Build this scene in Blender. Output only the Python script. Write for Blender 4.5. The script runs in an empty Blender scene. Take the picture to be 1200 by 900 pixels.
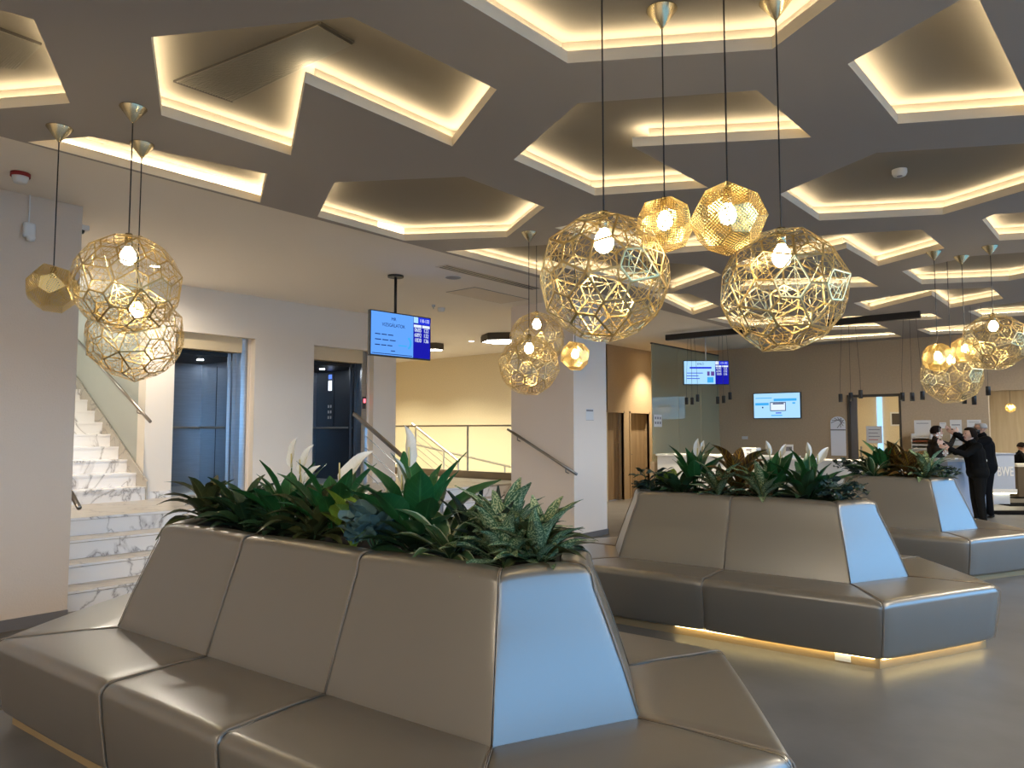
import bpy, bmesh, math, random
import numpy as np
from mathutils import Vector, Matrix, geometry

random.seed(7)
scene = bpy.context.scene
COL = scene.collection

# ------------------------------------------------------------------ camera
FPX, HOR, CAMH = 840.0, 504.0, 1.60            # focal length (px of 1200), horizon row, eye height
AZ = math.radians(40.2)                        # building axis X lies 40.2 deg right of the view
FH = Vector((math.cos(AZ), math.sin(AZ), 0))   # horizontal view direction
RT = Vector((math.sin(AZ), -math.cos(AZ), 0))  # to the right
PITCH = math.atan((HOR - 450.0) / FPX)
FW = FH * math.cos(PITCH) + Vector((0, 0, math.sin(PITCH)))
UP = RT.cross(FW)
EYE = Vector((0, 0, CAMH))
cam_data = bpy.data.cameras.new('camera')
cam_data.sensor_width = 36.0
cam_data.lens = FPX / 1200.0 * 36.0
cam_data.clip_start = 0.05
cam_data.clip_end = 200
cam = bpy.data.objects.new('camera', cam_data)
COL.objects.link(cam)
M = Matrix((RT, UP, -FW)).transposed().to_4x4()
M.translation = EYE
cam.matrix_world = M
scene.camera = cam

# ------------------------------------------------------------------ world, exposure
SKY = 2.9
world = bpy.data.worlds.new('overcast_sky')
scene.world = world
world.use_nodes = True
wn = world.node_tree.nodes
wn['Background'].inputs[0].default_value = (0.20, 0.53, 1.0, 1)
wn['Background'].inputs[1].default_value = SKY
scene.view_settings.view_transform = 'Standard'
scene.view_settings.look = 'None'
scene.view_settings.exposure = 1.0
scene.view_settings.gamma = 1.0
scene.view_settings.use_curve_mapping = False
scene.cycles.use_denoising = True
scene.cycles.max_bounces = 8
scene.cycles.diffuse_bounces = 4
scene.cycles.glossy_bounces = 4
scene.cycles.transmission_bounces = 4
scene.cycles.transparent_max_bounces = 24
scene.cycles.sample_clamp_indirect = 4.0
scene.cycles.caustics_reflective = False
scene.cycles.caustics_refractive = False

COVE = 22.0        # LED strips in the ceiling recesses
BULB = 5.5        # bulbs in the brass pendants
SEAT_FILL_W = 150.0     # each added, unseen fill downlight over the seating area
WARM = (1.0, 0.84, 0.56)

# ------------------------------------------------------------------ pixel helpers
def ray(x, y):
    return FW + RT * ((x - 600.0) / FPX) + UP * ((450.0 - y) / FPX)
def on_z(x, y, z):
    r = ray(x, y); return EYE + r * ((z - CAMH) / r.z)
def on_X(x, y, X):
    r = ray(x, y); return EYE + r * (X / r.x)
def on_Y(x, y, Y):
    r = ray(x, y); return EYE + r * (Y / r.y)
def at_d(x, y, d):
    r = ray(x, y); return EYE + r * (d / r.dot(FH))
def ld(lat, d, z=0.0):
    return RT * lat + FH * d + Vector((0, 0, z))

# ------------------------------------------------------------------ object helpers
def prop(o, label=None, cat=None, group=None, kind=None):
    if label: o['label'] = label
    if cat: o['category'] = cat
    if group: o['group'] = group
    if kind: o['kind'] = kind
    return o
def empty(name, loc=(0, 0, 0), label=None, cat=None, group=None, rz=0.0):
    o = bpy.data.objects.new(name, None)
    o.empty_display_size = 0.1
    o.location = loc; o.rotation_euler = (0, 0, rz)
    COL.objects.link(o)
    return prop(o, label, cat, group)
def link(name, me, parent=None, mat=None):
    o = bpy.data.objects.new(name, me)
    if mat is not None and not me.materials: me.materials.append(mat)
    COL.objects.link(o)
    if parent is not None: o.parent = parent
    return o
class MB:
    """collects shapes in world or local coordinates; build() links them as ONE mesh object"""
    def __init__(s): s.v = []; s.f = []; s.uv = None
    def add(s, vs, fs):
        b = len(s.v); s.v += [tuple(p) for p in vs]; s.f += [tuple(b + i for i in f) for f in fs]; return s
    def box(s, lo, hi):
        x0, y0, z0 = lo; x1, y1, z1 = hi
        return s.add([(x0,y0,z0),(x1,y0,z0),(x1,y1,z0),(x0,y1,z0),(x0,y0,z1),(x1,y0,z1),(x1,y1,z1),(x0,y1,z1)],
                     [(3,2,1,0),(4,5,6,7),(0,1,5,4),(1,2,6,5),(2,3,7,6),(3,0,4,7)])
    def quad(s, a, b, c, d): return s.add([a, b, c, d], [(0, 1, 2, 3)])
    def bar(s, a, b, w, t, n):
        """flat bar from a to b, width w across, thickness t along n"""
        a, b, n = Vector(a), Vector(b), Vector(n).normalized()
        d = (b - a).normalized(); sd = d.cross(n).normalized() * (w / 2); nn = n * (t / 2)
        vs = [a-sd-nn, a+sd-nn, a+sd+nn, a-sd+nn, b-sd-nn, b+sd-nn, b+sd+nn, b-sd+nn]
        return s.add(vs, [(0,1,2,3),(7,6,5,4),(0,4,5,1),(1,5,6,2),(2,6,7,3),(3,7,4,0)])
    def tube(s, pts, r, n=8, cap=True):
        pts = [Vector(p) for p in pts]
        rs = r if isinstance(r, (list, tuple)) else [r] * len(pts)
        rings = []; u = None
        for i, p in enumerate(pts):
            t = (pts[min(i+1, len(pts)-1)] - pts[max(i-1, 0)]).normalized()
            if u is None:
                u = t.cross(Vector((0, 0, 1)))
                if u.length < 1e-3: u = t.cross(Vector((1, 0, 0)))
            u = (u - t * u.dot(t)).normalized(); w = t.cross(u)
            rings.append([p + (u * math.cos(k*2*math.pi/n) + w * math.sin(k*2*math.pi/n)) * rs[i] for k in range(n)])
        vs = [q for rg in rings for q in rg]; fs = []
        for i in range(len(pts) - 1):
            for k in range(n):
                a, b = i*n + k, i*n + (k+1) % n
                fs.append((a, b, b + n, a + n))
        if cap:
            fs.append(tuple(reversed(range(n)))); fs.append(tuple(range((len(pts)-1)*n, len(pts)*n)))
        return s.add(vs, fs)
    def prism(s, poly, z0, z1):
        n = len(poly)
        vs = [(p[0], p[1], z0) for p in poly] + [(p[0], p[1], z1) for p in poly]
        return s.add(vs, [tuple(reversed(range(n))), tuple(range(n, 2*n))] + [(i, (i+1) % n, n + (i+1) % n, n + i) for i in range(n)])
    def lathe(s, prof, n=20, c=(0, 0, 0)):
        c = Vector(c); vs = []; fs = []
        for (r, z) in prof:
            for k in range(n):
                a = 2*math.pi*k/n; vs.append(c + Vector((r*math.cos(a), r*math.sin(a), z)))
        for i in range(len(prof)-1):
            for k in range(n):
                a, b = i*n + k, i*n + (k+1) % n; fs.append((a, b, b+n, a+n))
        return s.add(vs, fs)
    def mesh(s, name, mat=None, smooth=False):
        me = bpy.data.meshes.new(name)
        me.from_pydata(s.v, [], s.f)
        if mat is not None: me.materials.append(mat)
        if smooth: me.polygons.foreach_set('use_smooth', [True] * len(me.polygons))
        me.update()
        return me
    def build(s, name, mat, parent=None, smooth=False, bevel=0, seg=2, center=False, recalc=False):
        if center and parent is None and s.v:
            a = np.array(s.v); c = np.array([(a[:,0].min()+a[:,0].max())/2, (a[:,1].min()+a[:,1].max())/2, a[:,2].min()])
            s.v = [tuple(q) for q in (a - c)]
        else: c = None
        me = s.mesh(name, mat, smooth)
        if recalc:
            bm = bmesh.new(); bm.from_mesh(me); bmesh.ops.recalc_face_normals(bm, faces=bm.faces); bm.to_mesh(me); bm.free()
        o = link(name, me, parent)
        if c is not None: o.location = c
        if bevel:
            m = o.modifiers.new('bevel', 'BEVEL'); m.width = bevel; m.segments = seg; m.limit_method = 'ANGLE'
        return o
def structure(name, mb, mat, parent=None, **k):
    o = mb.build(name, mat, parent, **k); o['kind'] = 'structure'; return o
def wbox(lo, hi): return MB().box(lo, hi)
def wall_open(axis, c0, c1, lo, hi, z0, z1, holes):
    """wall slab: plane axis 'X' or 'Y' between c0 and c1, running lo..hi along the other axis, holes = (a,b,za,zb)"""
    mb = MB(); cuts = sorted({lo, hi, *[h[0] for h in holes], *[h[1] for h in holes]})
    for a, b in zip(cuts[:-1], cuts[1:]):
        zs = [(z0, z1)]
        for h in holes:
            if h[0] <= a + 1e-6 and h[1] >= b - 1e-6:
                n = []
                for (p, q) in zs:
                    if h[2] > p: n.append((p, min(q, h[2])))
                    if h[3] < q: n.append((max(p, h[3]), q))
                zs = n
        for (p, q) in zs:
            if q - p < 1e-4: continue
            if axis == 'Y': mb.box((a, c0, p), (b, c1, q))
            else: mb.box((c0, a, p), (c1, b, q))
    return mb

# ------------------------------------------------------------------ materials
def mat(name, col, rough=0.6, metal=0.0, noise=0.0, scale=8.0, bump=0.0, bscale=60.0, spec=0.5, emit=None, es=0.0, coat=0.0, stretch=None):
    m = bpy.data.materials.new(name); m.use_nodes = True
    nt = m.node_tree; b = nt.nodes['Principled BSDF']
    b.inputs['Base Color'].default_value = (*col, 1)
    b.inputs['Roughness'].default_value = rough
    b.inputs['Metallic'].default_value = metal
    b.inputs['Specular IOR Level'].default_value = spec
    if coat: b.inputs['Coat Weight'].default_value = coat
    if emit:
        b.inputs['Emission Color'].default_value = (*emit, 1); b.inputs['Emission Strength'].default_value = es
    if noise or bump:
        tc = nt.nodes.new('ShaderNodeTexCoord'); mp = nt.nodes.new('ShaderNodeMapping')
        nt.links.new(tc.outputs['Object'], mp.inputs[0])
        if stretch: mp.inputs['Scale'].default_value = stretch
    if noise:
        nz = nt.nodes.new('ShaderNodeTexNoise'); nz.inputs['Scale'].default_value = scale; nz.inputs['Detail'].default_value = 4
        nt.links.new(mp.outputs[0], nz.inputs[0])
        cr = nt.nodes.new('ShaderNodeMapRange'); cr.inputs['From Min'].default_value = 0.3; cr.inputs['From Max'].default_value = 0.7
        cr.inputs['To Min'].default_value = 1 - noise; cr.inputs['To Max'].default_value = 1 + noise
        nt.links.new(nz.outputs[0], cr.inputs[0])
        mx = nt.nodes.new('ShaderNodeVectorMath'); mx.operation = 'SCALE'; mx.inputs[0].default_value = col
        nt.links.new(cr.outputs[0], mx.inputs['Scale']); nt.links.new(mx.outputs[0], b.inputs['Base Color'])
    if bump:
        n2 = nt.nodes.new('ShaderNodeTexNoise'); n2.inputs['Scale'].default_value = bscale; n2.inputs['Detail'].default_value = 3
        nt.links.new(mp.outputs[0], n2.inputs[0])
        bp = nt.nodes.new('ShaderNodeBump'); bp.inputs['Strength'].default_value = bump; bp.inputs['Distance'].default_value = 0.01
        nt.links.new(n2.outputs[0], bp.inputs['Height']); nt.links.new(bp.outputs[0], b.inputs['Normal'])
    return m
def emission(name, col, s):
    m = bpy.data.materials.new(name); m.use_nodes = True
    nt = m.node_tree; nt.nodes.remove(nt.nodes['Principled BSDF'])
    e = nt.nodes.new('ShaderNodeEmission'); e.inputs[0].default_value = (*col, 1); e.inputs[1].default_value = s
    nt.links.new(e.outputs[0], nt.nodes['Material Output'].inputs[0])
    return m
def glassmat(name, tint, refl=0.12, rough=0.0, opac=0.0, body=(0.3, 0.35, 0.3), flat=False):
    """thin pane: tinted see-through + mirror reflection (Fresnel) + a little body colour"""
    m = bpy.data.materials.new(name); m.use_nodes = True
    nt = m.node_tree; N = nt.nodes; N.remove(N['Principled BSDF'])
    tr = N.new('ShaderNodeBsdfTransparent'); tr.inputs[0].default_value = (*tint, 1)
    gl = N.new('ShaderNodeBsdfGlossy'); gl.inputs['Roughness'].default_value = rough
    fr = N.new('ShaderNodeLayerWeight'); fr.inputs[0].default_value = refl
    mx = N.new('ShaderNodeMixShader'); nt.links.new(fr.outputs['Fresnel'], mx.inputs[0])
    src = tr
    if opac:
        df = N.new('ShaderNodeBsdfDiffuse'); df.inputs[0].default_value = (*body, 1)
        m2 = N.new('ShaderNodeMixShader'); m2.inputs[0].default_value = opac
        nt.links.new(tr.outputs[0], m2.inputs[1]); nt.links.new(df.outputs[0], m2.inputs[2]); src = m2
    nt.links.new(src.outputs[0], mx.inputs[1]); nt.links.new(gl.outputs[0], mx.inputs[2])
    nt.links.new(mx.outputs[0], N['Material Output'].inputs[0])
    return m
def ramp(nt, stops):
    r = nt.nodes.new('ShaderNodeValToRGB'); e = r.color_ramp.elements
    while len(e) < len(stops): e.new(0.5)
    for k, (p, c) in enumerate(stops): e[k].position = p; e[k].color = (*c, 1)
    return r
def marble(name, base, vein, rough=0.18, scale=1.0):
    m = mat(name, base, rough); nt = m.node_tree; b = nt.nodes['Principled BSDF']
    tc = nt.nodes.new('ShaderNodeTexCoord')
    mp = nt.nodes.new('ShaderNodeMapping'); mp.inputs['Rotation'].default_value = (0.5, 0.7, 0.6); mp.inputs['Scale'].default_value = (scale, scale, scale)
    nt.links.new(tc.outputs['Object'], mp.inputs[0])
    nz = nt.nodes.new('ShaderNodeTexNoise'); nz.inputs['Scale'].default_value = 1.6; nz.inputs['Detail'].default_value = 7; nz.inputs['Distortion'].default_value = 1.4
    nt.links.new(mp.outputs[0], nz.inputs[0])
    ab = nt.nodes.new('ShaderNodeMath'); ab.operation = 'SUBTRACT'; ab.inputs[1].default_value = 0.5; nt.links.new(nz.outputs[0], ab.inputs[0])
    a2 = nt.nodes.new('ShaderNodeMath'); a2.operation = 'ABSOLUTE'; nt.links.new(ab.outputs[0], a2.inputs[0])
    mid = tuple((p*0.6 + q*0.4) for p, q in zip(base, vein))
    r = ramp(nt, [(0.0, vein), (0.006, mid), (0.03, base), (1.0, base)])
    nt.links.new(a2.outputs[0], r.inputs[0]); nt.links.new(r.outputs[0], b.inputs['Base Color'])
    return m
def woodmat(name, c1, c2, rough=0.5, sc=(14, 14, 0.9)):
    m = mat(name, c1, rough); nt = m.node_tree; b = nt.nodes['Principled BSDF']
    tc = nt.nodes.new('ShaderNodeTexCoord'); mp = nt.nodes.new('ShaderNodeMapping'); mp.inputs['Scale'].default_value = sc
    nt.links.new(tc.outputs['Object'], mp.inputs[0])
    nz = nt.nodes.new('ShaderNodeTexNoise'); nz.inputs['Scale'].default_value = 1.0; nz.inputs['Detail'].default_value = 6; nz.inputs['Distortion'].default_value = 0.6
    nt.links.new(mp.outputs[0], nz.inputs[0])
    r = ramp(nt, [(0.3, c1), (0.7, c2)])
    nt.links.new(nz.outputs[0], r.inputs[0]); nt.links.new(r.outputs[0], b.inputs['Base Color'])
    return m

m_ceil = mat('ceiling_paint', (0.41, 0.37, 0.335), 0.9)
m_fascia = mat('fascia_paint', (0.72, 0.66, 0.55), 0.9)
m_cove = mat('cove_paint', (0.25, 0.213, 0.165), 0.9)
m_wall = mat('wall_paint', (0.80, 0.70, 0.58), 0.85)
m_ceil2 = mat('plain_ceiling_paint', (0.90, 0.83, 0.74), 0.9)
m_wallw = mat('wall_paint_white', (0.92, 0.80, 0.69), 0.85)
m_paper = mat('textured_wallpaper', (0.68, 0.56, 0.45), 0.8, bump=0.35, bscale=90)
m_beige = mat('beige_wallcovering', (0.54, 0.41, 0.27), 0.85, noise=0.05, scale=30, bump=0.15, bscale=120)
m_lobby = mat('lobby_wall_paint', (0.92, 0.83, 0.72), 0.85)
m_gold_wall = mat('straw_wallcovering', (0.76, 0.65, 0.44), 0.85, noise=0.06, scale=40, bump=0.2, bscale=150)
m_floor = mat('resin_floor', (0.145, 0.136, 0.128), 0.42, noise=0.14, scale=2.2, bump=0.03, bscale=30, spec=0.4)
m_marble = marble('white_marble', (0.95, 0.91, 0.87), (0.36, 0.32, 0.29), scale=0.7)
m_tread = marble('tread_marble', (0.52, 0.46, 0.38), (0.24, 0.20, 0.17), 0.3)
m_base = mat('grey_baseboard', (0.16, 0.15, 0.15), 0.5)
m_steel = mat('brushed_steel', (0.42, 0.44, 0.47), 0.28, 1.0, noise=0.06, scale=3, stretch=(1, 1, 18))
m_steel_d = mat('dark_steel', (0.10, 0.11, 0.125), 0.3, 0.9)
m_rail = mat('rail_steel', (0.34, 0.31, 0.28), 0.3, 1.0)
m_black = mat('black_plastic', (0.012, 0.012, 0.014), 0.4)
m_white = mat('white_plastic', (0.75, 0.74, 0.72), 0.5)
m_red = mat('red_plastic', (0.30, 0.02, 0.02), 0.4)
m_brass = mat('etched_brass', (0.80, 0.62, 0.30), 0.32, 1.0)
m_brass_c = mat('brass_cone', (0.62, 0.52, 0.32), 0.25, 1.0)
m_leather = mat('taupe_leather', (0.125, 0.104, 0.078), 0.38, bump=0.03, bscale=260, spec=1.0, coat=1.0)
m_leather.node_tree.nodes['Principled BSDF'].inputs['Coat Roughness'].default_value = 0.30
m_leather.node_tree.nodes['Principled BSDF'].inputs['Coat IOR'].default_value = 1.6
m_pipe = mat('leather_piping', (0.24, 0.19, 0.14), 0.4)
m_plinth = mat('wood_plinth', (0.32, 0.22, 0.11), 0.5)
m_soil = mat('potting_soil', (0.018, 0.014, 0.010), 0.95, bump=0.6, bscale=50)
m_liner = mat('planter_liner', (0.05, 0.055, 0.06), 0.5)
m_wood = woodmat('oak_door', (0.26, 0.18, 0.11), (0.42, 0.31, 0.20))
m_pale = woodmat('pale_wood_panel', (0.66, 0.55, 0.38), (0.76, 0.66, 0.50))
m_bulb = emission('bulb_glow', (1.0, 0.80, 0.48), BULB * 6)
m_led = emission('cove_led', WARM, COVE)
m_plinth_led = emission('plinth_led', (1.0, 0.78, 0.34), 9.0)
m_hexlight = emission('ceiling_lamp_glow', (1.0, 0.93, 0.80), 12.0)
m_down = emission('downlight_glow', (1.0, 0.86, 0.62), 30.0)
m_glass = glassmat('clear_glass', (0.96, 0.98, 0.97), 0.04)
m_glass_g = glassmat('green_tinted_glass', (0.80, 0.80, 0.66), 0.48, opac=0.6, body=(0.78, 0.68, 0.42))
m_counter = mat('white_counter', (0.80, 0.78, 0.74), 0.4)
m_counter_b = mat('satin_blue_grey_counter', (0.42, 0.47, 0.58), 0.3, spec=0.7)
m_paperw = mat('white_sheet', (0.80, 0.78, 0.76), 0.7)
m_ink = mat('grey_print', (0.25, 0.24, 0.26), 0.8)
m_inkr = mat('red_print', (0.6, 0.08, 0.05), 0.8)

# ------------------------------------------------------------------ the room
ZC, ZB, ZR, ZF = 3.50, 3.565, 3.645, 3.55   # cove ceiling underside, board top, recess top, plain ceiling
ZL = 0.72                                  # raised elevator landing
YE, XB, XG = 9.56, 16.6, 13.6              # elevator wall, reception back wall, straw wall
YW = -3.5                                  # glazed street front
structure('floor', wbox((-4.2, YW, -0.1), (26, 17.2, 0)), m_floor)

def poly_offset(poly, off):
    """outward offset of a CCW polygon"""
    out = []; n = len(poly)
    for i in range(n):
        p, c, q = (Vector(poly[(i-1) % n][:2]), Vector(poly[i][:2]), Vector(poly[(i+1) % n][:2]))
        d1, d2 = (c - p).normalized(), (q - c).normalized()
        n1, n2 = Vector((d1.y, -d1.x)), Vector((d2.y, -d2.x))
        m = (n1 + n2); m = m / max(m.length, 1e-6)
        out.append(c + m * (off / max(m.dot(n1), 0.35)))
    return out
def inside(p, poly):
    x, y = p[0], p[1]; r = False; n = len(poly)
    for i in range(n):
        a, b = poly[i], poly[(i+1) % n]
        if (a[1] > y) != (b[1] > y) and x < (b[0]-a[0])*(y-a[1])/(b[1]-a[1]) + a[0]: r = not r
    return r
def cdt(loops):
    vs, es = [], []
    for lp in loops:
        b = len(vs); n = len(lp)
        vs += [Vector((p[0], p[1])) for p in lp]; es += [(b+i, b+(i+1) % n) for i in range(n)]
    r = geometry.delaunay_2d_cdt(vs, es, [], 0, 1e-6)
    return r[0], r[2]

coves_px = [
 [(-90,136),(82,121),(40,23),(-12,8),(-100,25)],
 [(177,43.5),(189,135),(341,182),(357.5,97),(530,171.5),(582,105),(412,20)],
 [(30,168),(305,237.5),(313,204),(107,160)],
 [(372,254),(474,282),(594,278),(638,243),(544,207),(392,214)],
 [(522,294.5),(638,324),(674,305),(640,287)],
 [(500,-25),(665,74),(905,57.5),(1040,-45),(930,-170),(640,-150)],
 [(602,187),(697,229),(830,220),(741,172),(951,161),(887,106),(677,121)],
 [(993.5,75),(1052,145),(1212,134),(1143,-10)],
 [(913.5,227.5),(960,258.5),(1105,251.5),(1262,205),(1250,165),(1027,179)],
 [(1151,257.5),(1171,282),(1240,278),(1250,246),(1165,251)],
 [(862,309),(882,318),(992,291),(1029,312),(1107,291),(1080,269),(955,276)],
 [(655,312),(781,345),(846,322),(822,311),(700,302)],
 [(650,267),(760,299),(840,293),(815,272),(700,257)],
 [(758,344),(812,369),(843,359),(808,344)],
 [(856,341),(1030,336),(1008,324.5),(880,327)],
 [(1000,355),(1020,364),(1092,346),(1114,361),(1176,350),(1162,337),(1087,340)],
 [(1057,318),(1080,333),(1182,329),(1262,315),(1250,292),(1140,300)],
 [(1134,365),(1150,372.5),(1232,368),(1220,350),(1168,358)],
 [(1074,386),(1090,392),(1140,390),(1178,374)],
 [(976,378),(1105,374),(1092,367.5),(990,371)],
 [(958,387),(1041,385),(1025,378.5),(982,380)],
 [(938,402),(1057,394.5),(1044,389.5),(958,394)],
 [(828,374),(880,385),(962,378),(905,364)],
]
# the same ceiling goes on behind and beside the camera
more_coves = [[(-3.2,-2.6),(-1.2,-2.9),(-0.9,-1.2),(-2.6,-0.6)], [(-3.4,0.2),(-1.6,0.0),(-1.2,1.6),(-2.8,2.2)], [(0.2,-2.9),(2.2,-2.7),(2.6,-1.5),(0.6,-1.3)], [(-3.4,3.0),(-1.8,2.8),(-1.2,4.4),(-3.2,4.8)], [(-0.4,0.4),(1.0,0.0),(1.2,1.4),(0.0,1.8)], [(3.6,-2.9),(5.8,-2.7),(5.6,-1.2),(4.0,-1.4)], [(7.0,-2.8),(9.4,-2.6),(9.0,-1.2),(7.4,-1.4)], [(10.6,-2.8),(13.0,-2.6),(12.6,-1.0),(11.0,-1.2)]]
YEDGE = 5.46
coves = []
for px in coves_px:
    w = [on_z(x, y, ZC) for x, y in px]
    a = sum(w[i].x*w[(i+1) % len(w)].y - w[(i+1) % len(w)].x*w[i].y for i in range(len(w)))
    if a < 0: w.reverse()
    w = [Vector((p.x, min(p.y, YEDGE - 0.03))) for p in w]
    coves.append(w)
coves += [[Vector(p) for p in m] for m in more_coves]
outer = [(-4.2, YW), (XB + 0.05, YW), (XB + 0.05, YEDGE), (-4.2, YEDGE)]
tv, tf = cdt([outer] + coves)
mb = MB()
keep = []
for f in tf:
    c = sum((tv[i] for i in f), Vector((0, 0))) / len(f)
    if inside(c, outer) and not any(inside(c, cv) for cv in coves): keep.append(tuple(reversed(f)))
mb.add([(p.x, p.y, ZC) for p in tv], keep)
for cv in [outer]:
    n = len(cv)
    for i in range(n):
        a, b = cv[i], cv[(i+1) % n]
        mb.quad((a[0], a[1], ZC), (b[0], b[1], ZC), (b[0], b[1], ZB), (a[0], a[1], ZB))
ceiling = structure('ceiling', mb, m_ceil)
ceiling['label'] = 'grey suspended ceiling with angular backlit recesses'
for cv in coves:
    o1, o2, o3 = poly_offset(cv, 0.06), poly_offset(cv, 0.018), poly_offset(cv, 0.040)
    n = len(cv); r = MB()
    tops, tfs = cdt([o1])
    r.add([(p.x, p.y, ZR) for p in tops], [f for f in tfs if inside(sum((tops[i] for i in f), Vector((0,0)))/len(f), o1)])
    for i in range(n):
        j = (i+1) % n
        r.quad((*o1[i], ZB), (*o1[j], ZB), (*o1[j], ZR), (*o1[i], ZR))
        r.quad((*cv[i], ZB), (*cv[j], ZB), (*o1[j], ZB), (*o1[i], ZB))
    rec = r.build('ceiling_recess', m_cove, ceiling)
    fa = MB()
    for i in range(n):
        a, b = cv[i], cv[(i+1) % n]; fa.quad((*a, ZC), (*b, ZC), (*b, ZB), (*a, ZB))
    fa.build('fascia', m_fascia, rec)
    s = MB()
    for i in range(n):
        j = (i+1) % n
        s.quad((*o2[i], ZB + 0.003), (*o2[j], ZB + 0.003), (*o3[j], ZB + 0.003), (*o3[i], ZB + 0.003))
    s.build('light_strip', m_led, rec)
# fascia of each opening is painted like the recess
structure('ceiling_plain', wbox((-4.2, YEDGE, ZF), (XB + 0.05, 17.2, ZF + 0.1)), m_ceil2)
structure('ceiling_slab', wbox((-4.2, YW, 3.75), (26, 17.2, 3.85)), m_wall)

# walls
XS0 = 2.28
structure('wall_left', wbox((-4.2, 6.84, 0), (XS0, 7.04, ZF)), m_paper)
structure('wall_left_return', wbox((XS0 - 0.2, 7.04, 0), (XS0, 17.0, ZF)), m_wall)
structure('baseboard_left', wbox((-4.2, 6.82, 0), (XS0, 6.84, 0.09)), m_base)
structure('wall_behind', wbox((-4.4, YW, 0), (-4.2, 7.04, 3.75)), m_wall)
XE = [(4.36, 5.52), (6.52, 7.70)]
structure('wall_elevators', wall_open('Y', YE, YE + 0.22, 4.0, 8.19, ZL, ZF, [(a, b, ZL, 2.93) for a, b in XE]), m_lobby)
structure('wall_stairs', wbox((4.0, YE + 0.22, ZL), (4.12, 15.0, ZF)), mat('stair_wall_paint', (0.50, 0.51, 0.46), 0.5))
structure('wall_landing', wbox((8.0, YE + 0.22, ZL), (8.19, 17.0, ZF)), m_wall)
structure('wall_straw', wbox((XG, 8.8, 0), (XG + 0.15, 17.0, ZF)), m_gold_wall)
structure('wall_corridor_end', wbox((XS0, 17.0, 0), (XG + 0.15, 17.15, 3.75)), m_gold_wall)
structure('wall_pier', wbox((8.62, 6.10, 0), (9.50, 7.30, ZF)), m_wallw)
structure('baseboard_pier', MB().box((8.605, 6.085, 0), (9.515, 6.10, 0.08)).box((9.50, 6.085, 0), (9.515, 7.3, 0.08)), m_base)
doors_X = [(13.62, 14.43), (14.74, 15.62)]
structure('wall_doors', wall_open('Y', 8.8, 9.0, XG, XB, 0, ZF, [(a, b, 0, 2.0) for a, b in doors_X]), m_beige)
HOLES = [(3.46, 4.47, 0, 2.31), (-1.6, 1.92, 0, 2.36)]
structure('wall_reception', wall_open('X', XB, XB + 0.18, YW, 9.0, 0, 3.75, HOLES), m_beige)
for k, (a, b) in enumerate(doors_X):
    d = structure('door_%d' % (k + 1), MB().box((a, 8.93, 0.005), (b, 8.97, 2.0)), m_wood)
    MB().tube([(a + 0.08, 8.93, 1.02), (a + 0.08, 8.88, 1.02), (a + 0.20, 8.88, 1.02)], 0.010).build('door_handle', m_steel_d, d)
    f = MB().box((a - 0.04, 8.785, 0), (a, 8.86, 2.04)).box((b, 8.785, 0), (b + 0.04, 8.86, 2.04)).box((a - 0.04, 8.785, 2.0), (b + 0.04, 8.86, 2.04))
    f.build('door_frame', m_beige, d)

# street front: glazed, out of the picture, lets the daylight in
WX = [-4.0 + 1.7 * i for i in range(13)]
structure('wall_street', wall_open('Y', YW - 0.2, YW, -4.4, 26, 0, 3.75, [(WX[0], WX[-1], 0.95, 3.35)]), m_wall)
fr = MB()
for x in WX: fr.box((x - 0.04, YW - 0.14, 0.95), (x + 0.04, YW - 0.05, 3.35))
fr.box((WX[0], YW - 0.13, 2.55), (WX[-1], YW - 0.06, 2.62))
win = structure('window_1', fr, m_black)
for a, b in zip(WX[:-1], WX[1:]):
    MB().box((a + 0.04, YW - 0.10, 0.95), (b - 0.04, YW - 0.09, 3.35)).build('pane', m_glass, win)
structure('ground_outside', wbox((-60, -80, -0.2), (80, YW - 0.2, -0.1)), mat('paving', (0.30, 0.30, 0.30), 0.9))

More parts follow.
